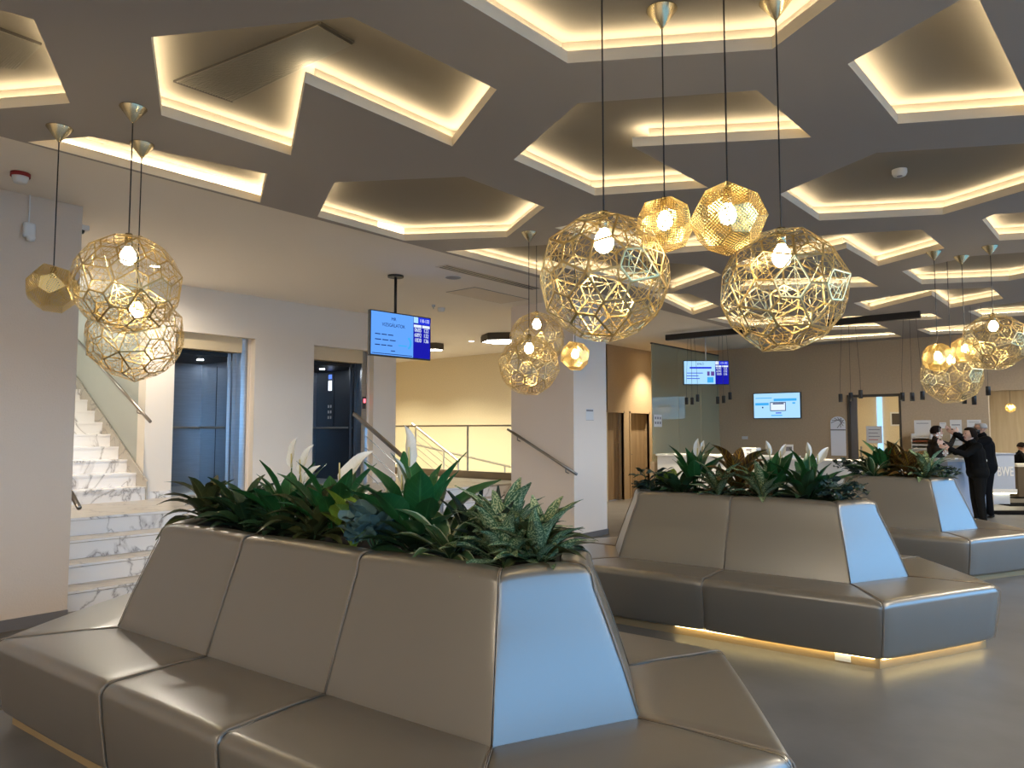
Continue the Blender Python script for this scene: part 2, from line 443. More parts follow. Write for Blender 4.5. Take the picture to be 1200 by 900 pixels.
# ------------------------------------------------------------------ marble stairs to the landing
def stair_y(x): return -0.050 * (x - XS0)
RIS, TRD = ZL / 4, 0.31
Y1 = 7.14
X0s, X1s = XS0 + 0.012, 8.61
st = empty('marble_staircase', (5.4, Y1, 0), 'four white veined marble steps rising to the elevator landing', 'stairs')
st_inv = Matrix.Translation((-5.4, -Y1, 0))
def loc(mb, c):
    mb.v = [(p[0]-c[0], p[1]-c[1], p[2]-c[2]) for p in mb.v]; return mb
for k in range(4):
    ya, yb = Y1 + k*TRD, Y1 + (k+1)*TRD
    z1 = (k+1) * RIS
    def P(x, y, z): return (x, y + stair_y(x), z)
    if k < 3:
        t = MB().add([P(X0s, ya-0.015, z1-0.03), P(X1s, ya-0.015, z1-0.03), P(X1s, yb+0.01, z1-0.03), P(X0s, yb+0.01, z1-0.03),
                      P(X0s, ya-0.015, z1), P(X1s, ya-0.015, z1), P(X1s, yb+0.01, z1), P(X0s, yb+0.01, z1)],
                     [(3,2,1,0),(4,5,6,7),(0,1,5,4),(1,2,6,5),(2,3,7,6),(3,0,4,7)])
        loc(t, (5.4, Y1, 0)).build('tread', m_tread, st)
        n = MB().bar(P(X0s, ya-0.017, z1-0.012), P(X1s, ya-0.017, z1-0.012), 0.02, 0.006, (0, 1, 0))
        loc(n, (5.4, Y1, 0)).build('nosing', m_marble, st)
    r = MB().add([P(X0s, ya, z1-RIS), P(X1s, ya, z1-RIS), P(X1s, ya+0.02, z1-RIS), P(X0s, ya+0.02, z1-RIS),
                  P(X0s, ya, z1-0.03), P(X1s, ya, z1-0.03), P(X1s, ya+0.02, z1-0.03), P(X0s, ya+0.02, z1-0.03)],
                 [(3,2,1,0),(4,5,6,7),(0,1,5,4),(1,2,6,5),(2,3,7,6),(3,0,4,7)])
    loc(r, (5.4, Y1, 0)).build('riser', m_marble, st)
yl = Y1 + 3*TRD
fl = MB()
fl.prism([(XS0, yl - 0.015), (X1s, yl - 0.015 + stair_y(X1s)), (9.70, yl - 0.015 + stair_y(X1s)), (9.70, 17.0), (XS0, 17.0)], ZL - 0.03, ZL)
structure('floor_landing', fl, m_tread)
structure('trim_1', MB().bar((XS0, yl-0.017, ZL-0.013), (X1s, yl-0.017+stair_y(X1s), ZL-0.013), 0.024, 0.006, (0, 1, 0)), m_marble)
structure('wall_landing_edge', MB().prism([(X1s, yl + stair_y(X1s)), (9.68, yl + stair_y(X1s)), (9.68, yl + 0.05 + stair_y(X1s)), (X1s, yl + 0.05 + stair_y(X1s))], 0, ZL - 0.03), m_marble)
structure('trim_2', wbox((9.655, yl + stair_y(X1s), 0), (9.70, 17.0, ZL - 0.03)), m_marble)

# second flight, beside the elevators
s2 = empty('upper_staircase', (3.2, 9.42, ZL), 'upper flight of white marble steps between grey walls beside the elevators', 'stairs')
for k in range(12):
    ya, z0 = 9.42 + 0.29*k, ZL + 0.165*k
    loc(MB().box((XS0 + 0.012, ya, z0), (3.98, ya + 0.02, z0 + 0.14)), (3.2, 9.42, ZL)).build('riser', m_marble, s2)
    loc(MB().box((XS0 + 0.012, ya - 0.012, z0 + 0.14), (3.98, ya + 0.30, z0 + 0.165)), (3.2, 9.42, ZL)).build('tread', m_marble, s2)
sk = MB().add([(3.975, 9.40, ZL), (3.975, 9.40, ZL+0.24), (3.975, 12.9, ZL+0.24+1.99), (3.975, 12.9, ZL+1.9), (3.995, 9.40, ZL), (3.995, 9.40, ZL+0.24), (3.995, 12.9, ZL+0.24+1.99), (3.995, 12.9, ZL+1.9)],
              [(0,1,2,3),(7,6,5,4),(0,4,5,1),(1,5,6,2),(2,6,7,3),(3,7,4,0)])
loc(sk, (3.2, 9.42, ZL)).build('skirting', m_tread, s2)
structure('baseboard_elevators', MB().box((4.0, YE-0.012, ZL), (XE[0][0], YE, ZL+0.09)).box((XE[0][1], YE-0.012, ZL), (XE[1][0], YE, ZL+0.09)).box((XE[1][1], YE-0.012, ZL), (8.19, YE, ZL+0.09)), m_marble)

def rail(name, a, b, label, r=0.021, brk=None, mount=None, square=False):
    a, b = Vector(a), Vector(b)
    o = empty(name, (a.x, a.y, min(a.z, b.z)), label, 'handrail')
    c = o.location
    MB().tube([a - c, b - c], r, 12).build('rail', m_rail, o, smooth=True)
    if mount:
        for f in (0.15, 0.85):
            p = a.lerp(b, f) - c
            q = p + Vector((mount[0], mount[1], 0))
            MB().tube([p + Vector((0, 0, -r)), p + Vector((0, 0, -0.07)), q + Vector((0, 0, -0.09))], 0.008, 8).build('bracket', m_rail, o, smooth=True)
    return o
rail('handrail', on_X(90, 398, 3.93), on_X(176, 494, 3.93), 'steel handrail on the grey wall along the upper flight', mount=(0.07, 0))
rail('handrail', (2.35, 6.86, 0.93), (2.35, 8.2, 1.68), 'steel handrail end peeking past the textured wall panel', mount=(-0.07, 0))
rail('handrail', on_X(595, 503, 8.55), on_X(676, 556, 8.55), 'steel handrail sloping down the white pier beside the steps', mount=(0.07, 0))

# cable railing down the middle of the steps
XR = 6.6
g = on_X(415, 485, XR); h = on_X(470, 533.5, XR)
dirv = (h - g).normalized()
r1 = g + dirv * ((6.72 - g.y) / dirv.y)
pt = on_X(428, 500, XR)
cr = empty('cable_railing', (XR, pt.y, ZL), 'steel cable railing descending the marble steps beside the second elevator', 'railing')
c = cr.location
MB().bar(g - c, r1 - c, 0.045, 0.045, (1, 0, 0)).build('handrail', m_rail, cr)
zt = lambda y: g.z + dirv.z / dirv.y * (y - g.y)
loc(MB().box((XR-0.02, pt.y-0.02, ZL), (XR+0.02, pt.y+0.02, zt(pt.y))), c).build('post', m_steel, cr)
y2 = 6.78
loc(MB().box((XR-0.02, y2-0.02, 0), (XR+0.02, y2+0.02, zt(y2))), c).build('post', m_steel, cr)
for k in range(5):
    dz = -0.17 * (k + 1)
    MB().tube([Vector((XR, pt.y, zt(pt.y) + dz)) - c, Vector((XR, y2, zt(y2) + dz)) - c], 0.006, 6).build('cable', m_steel, cr)

# glass balustrade on the landing edge and the railings behind it
XGB = 9.66
ya, yb = 7.78, 11.6
gb = empty('glass_balustrade', (XGB, 9.6, ZL), 'clear glass balustrade with thin steel rail on the landing edge', 'balustrade')
c = gb.location
loc(MB().box((XGB-0.03, ya, ZL), (XGB+0.03, yb, ZL+0.13)), c).build('base_channel', mat('bronze_channel', (0.24, 0.19, 0.13), 0.5), gb)
ys = [ya, on_X(548, 520, XGB).y, on_X(478, 520, XGB).y, yb]
for a, b in zip(ys[:-1], ys[1:]):
    loc(MB().box((XGB-0.006, a+0.012, ZL+0.13), (XGB+0.006, b-0.012, 1.665)), c).build('pane', m_glass, gb)
for y in ys[1:3]:
    loc(MB().box((XGB-0.012, y-0.014, ZL+0.13), (XGB+0.012, y+0.014, 1.665)), c).build('post', m_steel, gb)
loc(MB().box((XGB-0.025, ya, 1.665), (XGB+0.025, yb, 1.695)), c).build('top_rail', m_rail, gb)
# railings of the ramp behind the glass
def far_rail(px, X, label, posts, cables):
    a, b = on_X(*px[0], X), on_X(*px[1], X)
    o = empty('ramp_railing', (X, b.y, 0), label, 'railing'); c = o.location
    MB().tube([a - c, b - c], 0.024, 8).build('handrail', m_steel_light, o)
    for f in posts:
        p = a.lerp(b, f); MB().tube([p - c, Vector((p.x, p.y, 0)) - c], 0.018, 8).build('post', m_steel_light, o)
    for k in range(cables):
        d = Vector((0, 0, -0.15*(k+1))); MB().tube([a + d - c, b + d - c], 0.007, 6).build('cable', m_steel_light, o)
    return o
m_steel_light = mat('satin_steel', (0.62, 0.58, 0.52), 0.35, 1.0)
far_rail([(483, 497), (538, 541)], 10.9, 'steep steel cable railing seen through the glass balustrade', (0.08, 0.98), 4)
far_rail([(483, 520), (598, 547)], 12.4, 'gently sloping steel rail against the straw coloured wall', (0.35, 0.95), 0)

# ------------------------------------------------------------------ elevators
def elevator(k, x0, x1, label, panel):
    o = empty('elevator', ((x0+x1)/2, YE, ZL), label, 'elevator'); c = o.location
    fx = x1 - 0.14                        # steel frame, recessed behind a plaster reveal
    L = lambda m: loc(m, c)
    L(MB().box((x0-0.04, YE+0.10, ZL), (x0, YE+0.3, 2.93)).box((fx, YE+0.14, ZL), (fx+0.1, YE+0.30, 2.93))).build('door_frame', m_steel, o)
    L(MB().box((fx+0.1, YE+0.12, ZL), (x1+0.02, YE+0.2, 2.93))).build('reveal', m_wallw, o)
    L(MB().box((x0, YE+0.12, 2.72), (fx, YE+0.26, 2.93))).build('header_panel', mat('champagne_panel', (0.82, 0.66, 0.42), 0.45), o)
    L(MB().box((x0-0.15, YE+0.12, ZL-0.03), (fx+0.3, YE+1.75, ZL+0.005))).build('cabin_floor', mat('cabin_floor', (0.42, 0.47, 0.50), 0.4), o)
    cx1 = fx + 0.22; cx0 = x0 - 0.1; yb = YE + 1.75
    L(MB().box((cx1, YE+0.32, ZL), (cx1+0.03, yb, 2.72))).build('cabin_side', m_steel if panel is None else m_steel_d, o)
    L(MB().box((cx0, yb, ZL), (cx1, yb+0.03, 2.72))).build('cabin_back', m_steel, o)
    L(MB().box((cx0-0.03, YE+0.32, ZL), (cx0, yb, 2.72))).build('cabin_side', m_steel, o)
    cl = L(MB().box((cx0, YE+0.32, 2.66), (cx1, yb, 2.72))).build('cabin_ceiling', m_black, o)
    for q in (0.3, 0.7):
        L(MB().lathe([(0.001, 2.656), (0.045, 2.656), (0.045, 2.66)], 14, (cx0 + (cx1-cx0)*q, YE+1.0, 0))).build('cabin_light', m_cabin, cl)
    zb = ZL + 0.92
    L(MB().tube([(cx0+0.05, yb-0.05, zb), (cx1-0.05, yb-0.05, zb), (cx1-0.05, YE+0.5, zb)], 0.017, 8)).build('grab_rail', m_steel_light, o)
    L(MB().box((fx-0.05, YE+0.27, ZL), (fx, YE+0.31, 2.72)).box((fx-0.11, YE+0.31, ZL), (fx-0.06, YE+0.34, 2.72))).build('door_leaf', m_steel_d if panel else m_steel, o)
    L(MB().box((x0-0.15, YE+0.30, ZL-0.02), (fx+0.3, YE+0.34, ZL+0.012))).build('sill', m_steel_light, o)
    if panel is None:
        for zz in (1.15, 1.9):
            pass
        for yy in (YE+0.75, YE+1.25):
            L(MB().box((cx1-0.004, yy, ZL+0.05), (cx1, yy+0.012, 2.6))).build('panel_joint', m_steel_d, o)
    else:
        pp = on_X(387, 452, cx1-0.01)
        pn = L(MB().box((cx1-0.012, pp.y-0.11, pp.z-0.75), (cx1, pp.y+0.11, pp.z+0.28))).build('control_panel', m_steel_d, o)
        L(MB().box((cx1-0.016, pp.y-0.05, pp.z-0.09), (cx1-0.012, pp.y+0.05, pp.z+0.09))).build('display', emission('cabin_display', (0.75, 0.85, 1.0), 1.2), pn)
        L(MB().box((cx1-0.016, pp.y-0.05, pp.z+0.12), (cx1-0.012, pp.y+0.05, pp.z+0.2))).build('display', emission('cabin_display_blue', (0.1, 0.2, 0.8), 0.8), pn)
        for r in range(3):
            for q in range(2):
                L(MB().box((cx1-0.02, pp.y-0.05+q*0.07, pp.z-0.60+r*0.1), (cx1-0.012, pp.y-0.02+q*0.07, pp.z-0.55+r*0.1))).build('button', m_white, pn)
        q = on_Y(426, 470, YE+0.13)
        L(MB().box((fx+0.02, YE+0.125, q.z-0.13), (fx+0.08, YE+0.14, q.z+0.07))).build('call_panel', m_steel_d, o)
        L(MB().box((fx+0.03, YE+0.118, q.z-0.03), (fx+0.07, YE+0.125, q.z+0.04))).build('call_display', emission('call_display', (1.0, 0.12, 0.15), 1.6), o)
    return o
m_cabin = emission('cabin_light', (0.92, 0.96, 1.0), 75.0)
elevator(0, XE[0][0], XE[0][1], 'open elevator with plain brushed steel cabin beside the upper flight', None)
elevator(1, XE[1][0], XE[1][1], 'open elevator showing a dark control panel wall with lit display', True)

# ------------------------------------------------------------------ island sofas
T_ANG = math.radians(-35.4)
T2 = RT * math.cos(T_ANG) + FH * math.sin(T_ANG)       # along the long side, towards the near end
SOFA_RZ = math.atan2(T2.y, T2.x)
EE, WS = 0.63, 0.52
HH = EE * math.sin(math.radians(60))
def seat_profile():
    p = [(-0.02, 0.452), (0.0, 0.462), (0.15, 0.468), (0.38, 0.466)]
    for a in range(0, 91, 15):
        r = 0.055; p.append((WS - r + r*math.sin(math.radians(a)), 0.466 - r + r*math.cos(math.radians(a))))
    p += [(WS - 0.012, 0.28), (WS - 0.035, 0.12)]
    for a in (0, 30, 60, 90):
        r = 0.025; p.append((WS - 0.04 - r + r*math.cos(math.radians(a)), 0.095 - r*math.sin(math.radians(a))))
    p += [(WS - 0.2, 0.068)]
    return p
BT, BL = 1.036, 0.185
def back_profile():
    p = [(0.01, 0.445), (0.004, 0.47), (-0.05, 0.64), (-0.115, 0.82), (-0.165, 0.95)]
    x0, z0, r = -0.225, 0.985, 0.052
    for a in range(15, 91, 15): p.append((x0 + r*math.cos(math.radians(a)), z0 + r*math.sin(math.radians(a))))
    p += [(-0.27, 1.037), (-0.30, 1.032), (-0.312, 1.015), (-0.315, 0.90)]
    return p
def sofa(name, a_lat, a_d, n_panels, plen, label, lit=()):
    Lh = n_panels * plen / 2
    a = ld(a_lat, a_d)
    nvec = Vector((T2.y, -T2.x, 0))                    # near side outward normal
    ctr = a - T2 * Lh - nvec * HH
    root = empty(name, ctr, label, 'sofa', None, SOFA_RZ)
    V = [Vector((-Lh, -HH)), Vector((Lh, -HH)), Vector((Lh + EE/2, 0)), Vector((Lh, HH)), Vector((-Lh, HH)), Vector((-Lh - EE/2, 0))]
    segs = []                                           # (p0, m0, p1, m1)
    k30 = 1 / math.cos(math.radians(30))
    def miter(i): return V[i] and Vector((math.cos(math.radians([240, 300, 0, 60, 120, 180][i])), math.sin(math.radians([240, 300, 0, 60, 120, 180][i])))) * k30
    for i in range(6):
        p, q = V[i], V[(i+1) % 6]; mi, mj = miter(i), miter((i+1) % 6)
        if i in (0, 3):
            nn = Vector((0, -1)) if i == 0 else Vector((0, 1))
            for k in range(n_panels):
                f0, f1 = k / n_panels, (k+1) / n_panels
                segs.append((p.lerp(q, f0), mi if k == 0 else nn, p.lerp(q, f1), mj if k == n_panels-1 else nn))
        else: segs.append((p, mi, q, mj))
    ST = [0.0, 0.006, 0.016, 0.04, 0.10, 0.3, 0.5, 0.7, 0.90, 0.96, 0.984, 0.994, 1.0]
    def piece(nm, prof, sg, gap, crown):
        p0, m0, p1, m1 = sg
        cx = sum(w for w, z in prof)/len(prof); cz = sum(z for w, z in prof)/len(prof)
        mb = MB(); rows = []
        ln = (p1 - p0).length
        for s in ST:
            e = min(s, 1-s) * ln
            dip = gap * max(0.0, 1 - e/0.03)**2
            sw = (1 - (2*s-1)**2) * crown
            row = []
            for j, (w, z) in enumerate(prof):
                vx, vz = w - cx, z - cz; l = math.hypot(vx, vz) or 1
                w2 = w - vx/l*dip + (vx/l*sw if 1 < j < len(prof)-2 else 0); z2 = z - vz/l*dip + (vz/l*sw if 1 < j < len(prof)-2 else 0)
                A, B = p0 + m0*w2, p1 + m1*w2
                g = 0.0035 / max((B - A).length, 0.05)
                s2 = g + s * (1 - 2*g)
                q = A.lerp(B, s2); row.append((q.x, q.y, z2))
            rows.append(row)
        n = len(prof)
        vs = [v for r in rows for v in r]; fs = []
        for i in range(len(rows)-1):
            for j in range(n-1):
                fs.append((i*n+j, (i+1)*n+j, (i+1)*n+j+1, i*n+j+1))
        fs.append(tuple(range(n))); fs.append(tuple(reversed(range((len(rows)-1)*n, len(rows)*n))))
        mb.add(vs, fs)
        o = mb.build(nm, m_leather, root, smooth=True)
        m = o.modifiers.new('edges', 'EDGE_SPLIT'); m.split_angle = math.radians(55)
        # piping along one seam
        for s_, (pp, mm) in ((0, (p0, m0)), (1, (p1, m1))):
            off = (p1 - p0).normalized() * (0.004 if s_ == 0 else -0.004)
            pts = [(pp.x + mm.x*(w+(0.002)) + off.x, pp.y + mm.y*(w+0.002) + off.y, z + 0.001) for (w, z) in prof[1:-3]]
            MB().tube(pts, 0.0024, 5).build('piping', m_pipe, o, smooth=True)
        return o
    for sg in segs:
        piece('seat', seat_profile(), sg, 0.012, 0.006)
    for sg in segs:
        piece('back_panel', back_profile(), sg, 0.010, 0.010)
    def ring(w): return [V[i] + miter(i) * w for i in range(6)]
    # plinth boards, one under every side
    pl_o, pl_i = ring(WS - 0.09), ring(WS - 0.12)
    for i in range(6):
        j = (i+1) % 6
        MB().add([(*pl_o[i], 0), (*pl_o[j], 0), (*pl_i[j], 0), (*pl_i[i], 0), (*pl_o[i], 0.066), (*pl_o[j], 0.066), (*pl_i[j], 0.066), (*pl_i[i], 0.066)],
                 [(3,2,1,0),(4,5,6,7),(0,1,5,4),(1,2,6,5),(2,3,7,6),(3,0,4,7)]).build('plinth', m_plinth, root)
    b = ring(WS - 0.075)
    for (i, f0, f1) in lit:
        j = (i+1) % 6
        p, q = b[i].lerp(b[j], f0), b[i].lerp(b[j], f1)
        MB().bar((*p, 0.0655), (*q, 0.0655), 0.012, 0.003, (0, 0, 1)).build('light_strip', m_plinth_led, root)
    # planter trough
    ri, ro = ring(-0.335), ring(-0.316)
    for i in range(6):
        j = (i+1) % 6
        MB().add([(*ro[i], 0.5), (*ro[j], 0.5), (*ri[j], 0.5), (*ri[i], 0.5), (*ro[i], 1.022), (*ro[j], 1.022), (*ri[j], 1.022), (*ri[i], 1.022)],
                 [(3,2,1,0),(4,5,6,7),(0,1,5,4),(1,2,6,5),(2,3,7,6),(3,0,4,7)]).build('planter_wall', m_liner, root)
    MB().prism(ring(-0.33), 0.90, 0.985).build('soil', m_soil, root)
    if lit: MB().box((Lh - 0.03, -HH - WS + 0.082, 0.012), (Lh + 0.07, -HH - WS + 0.092, 0.055)).build('socket_plate', m_white, root)
    return root, ctr, Lh
S1 = sofa('island_sofa', -0.073, 2.663, 3, 0.90, 'long taupe leather island sofa with three back panels a side around a planter')
S2 = sofa('island_sofa', 2.515, 5.417, 2, 0.95, 'taupe leather island sofa with glowing strip light under its plinth', lit=((0, 0.40, 0.985), (1, 0.015, 0.95)))
S3 = sofa('island_sofa', 4.83, 8.15, 1, 0.98, 'short taupe leather island sofa beside the people at the counter')

# ------------------------------------------------------------------ brass pendants
def rotation_group(gens):
    G = [np.eye(3)]; i = 0
    while i < len(G):
        for g in gens:
            n = G[i] @ g
            if not any(np.allclose(n, h, atol=1e-6) for h in G): G.append(n)
        i += 1
    return G
def axis_rot(ax, ang):
    return np.array(Matrix.Rotation(ang, 3, Vector(ax)))
PHI = (1 + 5**0.5) / 2
GI = rotation_group([axis_rot((0, 1, PHI), 2*math.pi/5), axis_rot((1, 1, 1), 2*math.pi/3)])
GO = rotation_group([axis_rot((0, 0, 1), math.pi/2), axis_rot((1, 1, 1), 2*math.pi/3)])
def best_point(G, seed):
    rng = np.random.default_rng(seed); S = np.array(G[1:])
    def score(p): return np.min(np.linalg.norm(S @ p - p, axis=1))
    best = None; bs = -1
    for _ in range(1500):
        p = rng.normal(size=3); p /= np.linalg.norm(p); s = score(p)
        if s > bs: bs, best = s, p
    step = 0.05
    for _ in range(600):
        q = best + rng.normal(size=3) * step; q /= np.linalg.norm(q); s = score(q)
        if s > bs: bs, best = s, q
        else: step = max(step * 0.985, 1e-4)
    return best
def face_of(G, p):
    """polygon of the face of the polyhedron {x . g p <= 1} that touches p"""
    n = Vector(p); u = n.orthogonal().normalized(); w = n.cross(u)
    poly = [n + u*a + w*b for a, b in ((-2, -2), (2, -2), (2, 2), (-2, 2))]
    for g in G[1:]:
        q = Vector(g @ p); out = []
        for i in range(len(poly)):
            a, b = poly[i], poly[(i+1) % len(poly)]; da, db = a.dot(q) - 1, b.dot(q) - 1
            if da <= 1e-9: out.append(a)
            if (da < -1e-9 and db > 1e-9) or (da > 1e-9 and db < -1e-9): out.append(a.lerp(b, da / (da - db)))
        poly = out
    res = []
    for a in poly:
        if not res or (a - res[-1]).length > 1e-4: res.append(a)
    if (res[0] - res[-1]).length < 1e-4: res.pop()
    s = 1 / max(v.length for v in res)
    return [v * s for v in res], n
FI, NI = face_of(GI, best_point(GI, 3))
FO, NO = face_of(GO, best_point(GO, 5))
def web_panel(R):
    vs = [v * R for v in FI]; n = NI; k = len(vs)
    c = sum(vs, Vector()) / k; c2 = c.lerp(vs[0], 0.18)
    mb = MB(); th = 0.0016
    q = [c2 + (v - c2) * f for v, f in zip(vs, (0.42, 0.56, 0.46, 0.60, 0.44))]
    for i in range(k):
        j = (i+1) % k; m = vs[i].lerp(vs[j], 0.5)
        e = (vs[j] - vs[i]).normalized(); inn = (c - m); inn = (inn - e * inn.dot(e)).normalized()
        w = 0.0050
        mb.bar(vs[i] + inn*w*0.5, vs[j] + inn*w*0.5, w, th, n)
        for a, b in ((vs[i], q[i]), (q[i], q[j]), (vs[i].lerp(vs[j], 0.45), q[i] if i % 2 else q[j])):
            mb.bar(a, b, 0.0027, th, n)
        mb.bar(q[i], c2, 0.0026, th, n)
    return mb.mesh('web_panel', m_brass)
def perforated(name):
    m = mat(name, (0.82, 0.64, 0.27), 0.38, 1.0); nt = m.node_tree; N = nt.nodes; b = N['Principled BSDF']
    uv = N.new('ShaderNodeUVMap'); mp = N.new('ShaderNodeMapping'); mp.inputs['Scale'].default_value = (85, 85, 1)
    nt.links.new(uv.outputs[0], mp.inputs[0])
    vo = N.new('ShaderNodeTexVoronoi'); vo.inputs['Randomness'].default_value = 0.0; vo.inputs['Scale'].default_value = 1.0
    nt.links.new(mp.outputs[0], vo.inputs['Vector'])
    lt = N.new('ShaderNodeMath'); lt.operation = 'LESS_THAN'; lt.inputs[1].default_value = 0.38
    nt.links.new(vo.outputs['Distance'], lt.inputs[0])
    tr = N.new('ShaderNodeBsdfTransparent'); mx = N.new('ShaderNodeMixShader')
    nt.links.new(lt.outputs[0], mx.inputs[0]); nt.links.new(b.outputs[0], mx.inputs[1]); nt.links.new(tr.outputs[0], mx.inputs[2])
    nt.links.new(mx.outputs[0], N['Material Output'].inputs[0])
    return m
m_perf = perforated('perforated_brass')
def etch_panel(R):
    vs = [v * R for v in FO]; k = len(vs); n = NO
    c = sum(vs, Vector()) / k
    u = n.orthogonal().normalized(); w = n.cross(u)
    me = bpy.data.meshes.new('etch_panel'); t = n * 0.0012
    # thin sheet with folded rim: face + a raised border
    inn = [c + (v - c) * 0.965 for v in vs]
    V = vs + [p + t for p in vs] + [p + t for p in inn] + [p for p in inn]
    F = [tuple(3*k + i for i in range(k))]
    for i in range(k):
        j = (i+1) % k; F += [(i, j, k+j, k+i), (k+i, k+j, 2*k+j, 2*k+i), (2*k+i, 2*k+j, 3*k+j, 3*k+i), (j, i, 3*k+i, 3*k+j)]
    me.from_pydata([tuple(p) for p in V], [], F)
    me.materials.append(m_perf); me.materials.append(m_brass_y)
    for p in me.polygons[1:]: p.material_index = 1
    ul = me.uv_layers.new(name='UVMap')
    for lp in me.loops:
        p = Vector(V[lp.vertex_index]); ul.data[lp.index].uv = (p.dot(u), p.dot(w))
    me.update(); return me
m_brass_y = mat('yellow_brass', (0.80, 0.62, 0.28), 0.35, 1.0)
bulb_prof = [(0.001, -0.055), (0.018, -0.052), (0.034, -0.040), (0.042, -0.020), (0.043, 0.0), (0.036, 0.022), (0.022, 0.042), (0.016, 0.055)]
bulb_me = MB().lathe(bulb_prof, 16).mesh('bulb', m_bulb, True)
off_me = MB().lathe(bulb_prof, 16).mesh('bulb', mat('unlit_bulb', (0.6, 0.55, 0.45), 0.2), True)
sock_me = MB().lathe([(0.001, 0.13), (0.02, 0.13), (0.022, 0.055), (0.017, 0.05)], 14).mesh('socket', m_brass_c, True)
cone_me = MB().lathe([(0.001, 0.0), (0.075, 0.0), (0.075, -0.004), (0.010, -0.088), (0.006, -0.095), (0.001, -0.095)], 24).mesh('canopy', m_brass_c, True)
panel_cache = {}
def pendant(kind, px, py, d, R, ztop, label, lit=True, turn=0, group=None):
    c = at_d(px, py, d)
    if ztop != 3.0: ztop = ZR if any(inside((c.x, c.y), cv) for cv in coves) else (ZF if c.y > YEDGE else ZC)
    o = empty('web_globe_pendant' if kind == 'web' else 'perforated_pendant', c, label, 'pendant lamp', group)
    key = (kind, round(R, 3))
    if key not in panel_cache: panel_cache[key] = web_panel(R) if kind == 'web' else etch_panel(R)
    me = panel_cache[key]
    B = Matrix.Rotation(turn * 1.3 + 0.4, 3, 'Z') @ Matrix.Rotation(0.5 + turn * 0.7, 3, 'X')
    for g in (GI if kind == 'web' else GO):
        p = link('shade_panel', me, o)
        p.matrix_local = (B @ Matrix(g.tolist())).to_4x4()
    k = 1.0 if kind == 'web' else 0.85
    zb = R * 0.55 if kind == 'web' else 0.02
    b = link('bulb', bulb_me if lit else off_me, o); b.location = (0, 0, zb); b.scale = (k, k, k)
    s = link('socket', sock_me, o); s.location = (0, 0, zb); s.scale = (k, k, k)
    top = ztop - c.z
    MB().tube([(0, 0, zb + 0.12*k), (0, 0, top - 0.09)], 0.0038, 6).build('cord', m_black, o)
    cn = link('canopy', cone_me, o); cn.location = (0, 0, top)
    return o
RW = 0.32
pendant('perf', 62, 338, 4.40, 0.158, ZC, 'unlit perforated brass polyhedron pendant before the textured wall panel', False, 1)
pendant('web', 149, 333, 4.12, 0.305, ZC, 'upper of two brass web globes overlapping before the elevators and stairs', True, 2)
pendant('web', 159, 393, 4.66, 0.306, ZC, 'lower of two brass web globes overlapping before the elevators and stairs', True, 3)
pendant('web', 708, 325, 3.10, 0.297, ZR, 'large brass web globe hanging beside the smaller perforated pendant', True, 4)
pendant('perf', 779, 263, 3.37, 0.142, ZR, 'smaller lit perforated pendant between a web globe and its larger twin', True, 5)
pendant('perf', 853, 256, 3.02, 0.163, ZR, 'larger lit perforated brass pendant above a web globe', True, 6)
pendant('web', 917, 340, 3.30, 0.298, ZR, 'brass web globe hanging just under the larger perforated pendant', True, 7)
pendant('web', 620, 428, 6.80, 0.30, ZC, 'lower brass web globe of the trio hanging before the white pier', True, 8)
pendant('web', 629, 398, 7.40, 0.30, ZC, 'upper brass web globe of the trio hanging before the white pier', True, 9)
pendant('perf', 674, 417, 6.95, 0.152, ZC, 'small lit perforated pendant hanging before the white pier', True, 10)
pendant('perf', 1099, 419, 7.55, 0.163, ZC, 'perforated pendant touching the lower web globe above the reception people', True, 11)
pendant('perf', 1131, 410, 7.75, 0.150, ZC, 'perforated pendant wedged between two web globes near the reception', True, 12)
pendant('web', 1165, 401, 7.32, 0.305, ZC, 'upper brass web globe over the people at the reception counter', True, 13)
pendant('web', 1115, 440, 8.22, 0.335, ZR, 'lower brass web globe over the people at the reception counter', True, 14)

# ------------------------------------------------------------------ flat print and screens
def text_mesh(s, size, align='CENTER', bold=0.0):
    cu = bpy.data.curves.new('text', 'FONT'); cu.body = s; cu.size = size; cu.align_x = align; cu.align_y = 'CENTER'; cu.extrude = 0.0006; cu.offset = bold
    ob = bpy.data.objects.new('text', cu); COL.objects.link(ob)
    dg = bpy.context.evaluated_depsgraph_get(); dg.update()
    me = bpy.data.meshes.new_from_object(ob.evaluated_get(dg))
    bpy.data.objects.remove(ob); return me
def panel_frame(o, right, up, c):
    """children of o laid out in the plane: local x=right, y=up, z=normal"""
    r, u = Vector(right).normalized(), Vector(up).normalized(); n = r.cross(u)
    o.matrix_world = Matrix.Translation(c) @ Matrix((r, u, n)).transposed().to_4x4()
def put_text(o, s, x, y, size, m, z=0.012, name='lettering', align='CENTER', sx=1.0):
    me = text_mesh(s, size, align); me.materials.clear(); me.materials.append(m)
    t = link(name, me, o); t.location = (x, y, z); t.scale = (sx, 1, 1); return t
def put_rect(o, x0, y0, x1, y1, m, z=0.010, name='print_block', t=0.0008):
    return MB().box((x0, y0, z), (x1, y1, z + t)).build(name, m, o)
def scr(name, c, s): return emission(name, c, s * 0.55)
m_sblue = scr('screen_light_blue', (0.13, 0.38, 1.0), 0.95)
m_sblue2 = scr('screen_pale_blue', (0.40, 0.70, 1.0), 1.0)
m_sdark = scr('screen_deep_blue', (0.012, 0.012, 0.42), 0.9)
m_smid = scr('screen_mid_blue', (0.02, 0.04, 0.75), 0.9)
m_swht = scr('screen_white', (0.75, 0.85, 1.0), 1.0)
m_sink = scr('screen_ink', (0.01, 0.02, 0.10), 1.0)
m_scyan = scr('screen_cyan', (0.05, 0.40, 0.85), 1.0)
